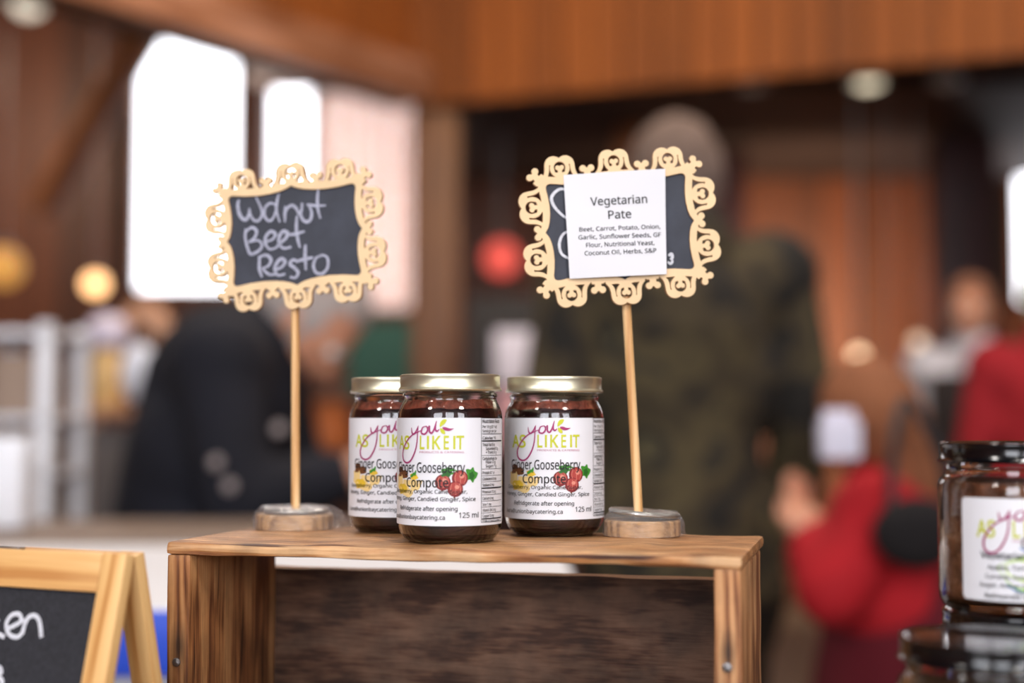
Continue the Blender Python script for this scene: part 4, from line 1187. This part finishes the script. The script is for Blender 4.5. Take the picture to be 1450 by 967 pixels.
# ------------------------------------------------------------------ people
def remeshed(name, bm, voxel, ms, parent, smooth=2):
    me = bpy.data.meshes.new(name); bm.to_mesh(me); bm.free()
    o = bpy.data.objects.new(name, me); COL.objects.link(o)
    md = o.modifiers.new('r', 'REMESH'); md.mode = 'VOXEL'; md.voxel_size = voxel
    sm = o.modifiers.new('s', 'SMOOTH'); sm.iterations = smooth; sm.factor = 0.5
    dg = bpy.context.evaluated_depsgraph_get()
    me2 = bpy.data.meshes.new_from_object(o.evaluated_get(dg))
    bpy.data.objects.remove(o); bpy.data.meshes.remove(me)
    me2.name = name; me2.materials.clear(); me2.materials.append(ms); me2.shade_smooth()
    return link(name, me2, parent)
def bone(bm, a, b, ra, rb):
    rod(bm, a, b, ra, rb, 20); ball(bm, a, ra, 2); ball(bm, b, rb, 2)
def person(label, root, J_, face_dir, cols, k=1.0, hair=True, hood=None):
    """J_: joints in metres relative to root; k: overall thickness scale."""
    t = thing('person', label, 'person', root)
    V = {n: Vector(p) for n, p in J_.items()}
    f = Vector(face_dir).normalized()
    up = (V['head'] - V['neck']).normalized()
    side = f.cross(up).normalized(); f = up.cross(side).normalized()
    RM = Matrix((side, f, up)).transposed()
    bm = bmesh.new()
    hr = 0.098 * k
    ball(bm, V['head'], hr, 3, (0.78, 0.98, 1.15), RM)
    ball(bm, V['head'] + f * 0.02 * k - up * 0.05 * k, 0.062 * k, 3, (0.85, 1.05, 0.95), RM)
    ball(bm, V['head'] + f * 0.098 * k - up * 0.018 * k, 0.016 * k, 2, (0.8, 1.2, 1.5), RM)       # nose
    ball(bm, V['head'] + f * 0.086 * k - up * 0.062 * k, 0.018 * k, 2, (1.3, 0.6, 0.5), RM)        # mouth
    for s in (-1, 1):
        ball(bm, V['head'] + side * s * 0.078 * k - up * 0.01 * k, 0.026 * k, 2, (0.4, 0.8, 1.2), RM)   # ears
    bone(bm, V['head'] - up * 0.05 * k, V['neck'], 0.055 * k, 0.06 * k)
    def torso(bm, e):
        bone(bm, V['neck'], V['chest'], 0.06 * k + e, 0.12 * k + e)
        bone(bm, V['chest'], V['waist'], 0.135 * k + e, 0.12 * k + e)
        bone(bm, V['waist'], V['pelvis'], 0.12 * k + e, 0.135 * k + e)
        for s in 'lr':
            bone(bm, V['chest'], V['shoulder_' + s], 0.10 * k + e, 0.065 * k + e)
            bone(bm, V['waist'], (V['shoulder_' + s] + V['waist'] * 2) / 3, 0.12 * k + e, 0.11 * k + e)
            bone(bm, V['pelvis'], V['hip_' + s], 0.12 * k + e, 0.10 * k + e)
    def arms(bm, e, wr):
        for s in 'lr':
            bone(bm, V['shoulder_' + s], V['elbow_' + s], 0.058 * k + e, 0.043 * k + e)
            d = V['wrist_' + s] - V['elbow_' + s]
            bone(bm, V['elbow_' + s], V['elbow_' + s] + d * wr, 0.043 * k + e, 0.030 * k + e)
    def legs(bm, e, cut):
        for s in 'lr':
            bone(bm, V['hip_' + s], V['knee_' + s], 0.088 * k + e, 0.058 * k + e)
            d = V['ankle_' + s] - V['knee_' + s]
            bone(bm, V['knee_' + s], V['knee_' + s] + d * cut, 0.058 * k + e, 0.042 * k + e)
    torso(bm, 0); arms(bm, 0, 1.0); legs(bm, 0, 1.0)
    for s in 'lr':
        d = (V['wrist_' + s] - V['elbow_' + s]).normalized()
        w = V['wrist_' + s]; sd = d.cross(f if abs(d.dot(f)) < 0.9 else up).normalized(); nn = d.cross(sd)
        palm = w + d * 0.045 * k
        ball(bm, palm, 0.042 * k, 2, (1, 1, 1))
        for q, ln in zip((-1.5, -0.5, 0.5, 1.5), (0.055, 0.068, 0.072, 0.060)):
            a = palm + sd * q * 0.019 * k + d * 0.03 * k; b = a + d * ln * 0.6 * k + nn * 0.008 * k; c_ = b + d * ln * 0.4 * k + nn * 0.02 * k
            bone(bm, a, b, 0.009 * k, 0.0085 * k); bone(bm, b, c_, 0.0085 * k, 0.0075 * k)
        a = w + d * 0.02 * k + sd * 0.03 * k; b = a + sd * 0.03 * k + d * 0.03 * k; c_ = b + d * 0.03 * k + nn * 0.01 * k
        bone(bm, a, b, 0.011 * k, 0.010 * k); bone(bm, b, c_, 0.010 * k, 0.008 * k)
        ft = V['ankle_' + s]; fd = Vector((f.x, f.y, 0)).normalized()
        bone(bm, ft, ft + fd * 0.14 * k - Vector((0, 0, ft.z - 0.045)), 0.04 * k, 0.032 * k)
    remeshed('body', bm, 0.0075, M_skin if 'skin' not in cols else cols['skin'], t)
    for s in (-1, 1):
        bm = bmesh.new(); ball(bm, V['head'] + f * 0.083 * k + side * s * 0.032 * k + up * 0.012 * k, 0.013 * k, 2); bm_obj('eye', bm, mat('eye', 'e8e2dc', 0.2), t)
    bm = bmesh.new(); torso(bm, 0.028 * k); arms(bm, 0.022 * k, 0.93)
    if 'skirt' in cols: bone(bm, V['pelvis'], V['pelvis'] - Vector((0, 0, cols['skirt'])), 0.17 * k, 0.2 * k)
    if 'collar' in cols: bone(bm, V['neck'] + up * 0.03 * k, V['neck'] - up * 0.03 * k, 0.082 * k, 0.11 * k)
    remeshed('jacket', bm, 0.012, cols['top'], t, 3)
    bm = bmesh.new(); legs(bm, 0.015 * k, 0.95)
    bone(bm, V['hip_l'], V['hip_r'], 0.115 * k, 0.115 * k)
    remeshed('trousers', bm, 0.012, cols['legs'], t, 3)
    for s in 'lr':
        ft = V['ankle_' + s]; fd = Vector((f.x, f.y, 0)).normalized()
        bm = bmesh.new(); z = 0.052 * k
        bone(bm, Vector((ft.x, ft.y, z)) - fd * 0.03 * k, Vector((ft.x, ft.y, z * 0.9)) + fd * 0.16 * k, 0.05 * k, 0.042 * k)
        bm.verts.ensure_lookup_table()
        for v in bm.verts: v.co.z = max(v.co.z, 0.001)
        remeshed('shoe', bm, 0.012, cols['shoe'], t)
    if hair:
        bm = bmesh.new()
        ball(bm, V['head'] - f * 0.014 * k + up * 0.016 * k, hr * 1.08, 3, (0.82, 0.98, 1.12), RM)
        dele = [v for v in bm.verts if (v.co - V['head']).dot(f) > 0.055 * k and (v.co - V['head']).dot(up) < 0.07 * k]
        dele += [v for v in bm.verts if (v.co - V['head']).dot(up) < -0.085 * k]
        bmesh.ops.delete(bm, geom=list(set(dele)), context='VERTS')
        for v in bm.verts: v.co += (v.co - V['head']).normalized() * noise.noise(v.co * 40) * 0.008 * k
        if cols.get('long'):
            b2 = V['head'] - f * 0.05 * k
            bone(bm, b2, b2 - up * cols['long'], 0.075 * k, 0.06 * k)
        bm_obj('hair', bm, cols['hair'], t, angle=80)
    return t
black = mat('black leather', '17151a', 0.5)
def standing(head, f, k=1.0, sh=0.19, lean=0.0, arms=None, spread=0.10):
    """A default upright figure; head = top-of-neck height etc. for a 1.72 m person scaled by k."""
    f = Vector(f).normalized(); s = f.cross(Vector((0, 0, 1))).normalized()
    u = lambda a, b, c: tuple(s * (a * k) + f * (b * k) + Vector((0, 0, c * k)))
    J_ = dict(head=u(0, 0.03 + lean * 1.3, 1.60), neck=u(0, lean, 1.46), chest=u(0, lean * 0.7, 1.28), waist=u(0, lean * 0.3, 1.08), pelvis=u(0, 0, 0.94))
    for n, q in (('l', -1), ('r', 1)):
        J_['shoulder_' + n] = u(q * sh, lean * 0.85, 1.385); J_['hip_' + n] = u(q * 0.095, 0, 0.90)
        J_['elbow_' + n] = u(q * (sh + 0.06), lean * 0.6 - 0.02, 1.10); J_['wrist_' + n] = u(q * (sh + 0.05), lean * 0.6 + 0.08, 0.87)
        J_['knee_' + n] = u(q * spread, 0.02, 0.49); J_['ankle_' + n] = u(q * spread, 0, 0.085)
    if arms: 
        for n, p in arms.items(): J_[n] = u(*p)
    return J_
p = at(958, 500, 2.8)
J1 = standing(0, (-0.25, 1, 0), 1.0, 0.20); J1['head'] = tuple(Vector(J1['head']) - Vector((0, 0, 0.035)))
person('grey haired person seen from behind in a camouflage jacket', (p.x + 0.005, 2.8, 0.0), J1, (-0.45, 1, -0.12),
       dict(top=camo_mat(), legs=mat('dark olive trousers', '2b271f', 0.9), shoe=black, hair=mat('grey hair', '6b5a52', 0.9, var=0.25, bscale=30), skirt=0.18, collar=1), 1.06)
# navy coat, bending to the right over the table
J2 = standing(0, (1, -0.1, 0), 1.0, 0.17)
f = Vector((1, -0.1, 0)).normalized(); s_ = f.cross(Vector((0, 0, 1)))
def q(a, b, c): return tuple(s_ * a + f * b + Vector((0, 0, c)))
J2.update(dict(pelvis=q(0, -0.07, 0.84), waist=q(0, -0.06, 0.99), chest=q(0, 0.0, 1.17), neck=q(0, 0.07, 1.235), head=q(0, 0.155, 1.285)))
for n, w in (('l', -1), ('r', 1)):
    J2['shoulder_' + n] = q(w * 0.16, 0.03, 1.20); J2['hip_' + n] = q(w * 0.09, -0.07, 0.82)
    J2['elbow_' + n] = q(w * 0.2, 0.08, 0.96); J2['wrist_' + n] = q(w * 0.15, 0.24, 1.0)
    J2['knee_' + n] = q(w * 0.1, 0.0, 0.46); J2['ankle_' + n] = q(w * 0.1, -0.06, 0.085)
p = at(318, 500, 2.62)
navy = person('person in a dark navy coat bending forward over the taupe table', (p.x, 2.66, 0.0), J2, (1, -0.15, -0.45),
       dict(top=mat('navy wool coat', '14151f', 0.9, var=0.2, bscale=10), legs=mat('navy trousers', '14141c', 0.9), shoe=black, hair=mat('silver hair', 'a59a96', 0.9, var=0.2, bscale=30), skirt=0.20, collar=1), 0.96)
for px, py in ((395, 607), (306, 655), (325, 688)):  # small grey discs standing in for blurred highlights before the coat
    c_ = at(px, py, 2.36)
    bm = bmesh.new(); ball(bm, c_ - Vector(navy.location), 0.011, 2, (1, 0.6, 1)); bm_obj('glint', bm, mat('pewter button', '9a9090', 0.6), navy)
# child in red
J3 = standing(0, (-1, 0.5, 0), 0.68, 0.18, 0.06)
f = Vector((-1, 0.5, 0)).normalized(); s_ = f.cross(Vector((0, 0, 1)))
J3['elbow_l'] = q(-0.19, 0.09, 0.83); J3['wrist_l'] = q(-0.15, 0.13, 0.90)
J3['elbow_r'] = q(0.16, 0.06, 0.80); J3['wrist_r'] = q(0.12, 0.10, 0.78)
p = at(1292, 600, 2.35)
child = person('child with brown hair in a red coat reaching to the left', (p.x, 2.35, 0.0), J3, (-0.75, 0.9, -0.45),
       dict(top=mat('red coat', 'a8101c', 0.85, var=0.25, bscale=8), legs=mat('crimson leggings', '4a0616', 0.9), shoe=black, hair=mat('brown hair', '8a5638', 0.85, var=0.3, bscale=30), long=0.13), 0.86)
bm = bmesh.new(); bone(bm, (0.0, 0, 0.80), (0, 0, 0.56), 0.145, 0.19); remeshed('lower_coat', bm, 0.012, mat('darker crimson cloth', '5a0818', 0.9), child, 3)  # darker crimson laid over the lower part of the coat
c = at(1300, 755, 2.14)
t = thing('shoulder_bag', 'black soft bag slung in front of the child in red', 'bag', c)
bm = bmesh.new(); ball(bm, (0, 0, 0), 0.060, 3, (1.15, 0.55, 0.9)); bm_obj('bag_body', bm, mat('black bag cloth', '141012', 0.9), t)
bm = bmesh.new(); pts = catmull([(-0.04, 0, 0.03), (-0.03, 0.02, 0.12), (0.01, 0.09, 0.20), (0.05, 0.06, 0.12), (0.05, 0, 0.03)], 6)
for a, b in zip(pts[:-1], pts[1:]): rod(bm, a, b, 0.008, 0.008, 8)
bm_obj('strap', bm, black, t)
c = at(1188, 622, 2.22)
t = thing('paper_bag', 'white paper bag held out by the child in red', 'bag', (c.x, 2.22, c.z))
bm = bmesh.new(); box(bm, 0.062, 0.04, 0.06, (0, 0, 0), bev=0.006); box(bm, 0.05, 0.01, 0.02, (0, 0, 0.036), bev=0.003); bm_obj('bag_body', bm, M_lav, t)
# far right visitors
p = at(1378, 500, 5.1)
J4 = standing(0, (-0.5, -1, 0), 0.93, 0.18)
person('visitor with fair face in a white scarf and dark skirted coat at the far right', (p.x, 5.1, 0), J4, (-0.5, -1, 0),
       dict(top=mat('pale grey scarf coat', 'c4c6d2', 0.9, var=0.5, bscale=9), legs=mat('black trousers', '1b1a1e', 0.9), shoe=black, hair=mat('light brown hair', 'a07058', 0.9)), 0.92)
p = at(1478, 500, 4.0)
J5 = standing(0, (0.4, 1, 0), 0.90, 0.18)
person('visitor in a bright red coat cut by the right picture edge', (p.x + 0.03, 4.0, 0), J5, (0.4, 1, 0),
       dict(top=mat('bright red coat', '8e1420', 0.9), legs=mat('dark jeans', '1c1c26', 0.9), shoe=black, hair=mat('pale green knit cap', '9fb7a0', 0.9), skirt=0.2), 0.92)
c = at(1352, 560, 3.6)
slab('dark_booth', 'black booth panel behind the jar stack at the right', 'booth', 1322, 530, 1385, 720, 4.6, 0.10, mat('black booth cloth', '2a2426', 0.8, var=0.4, bscale=12))
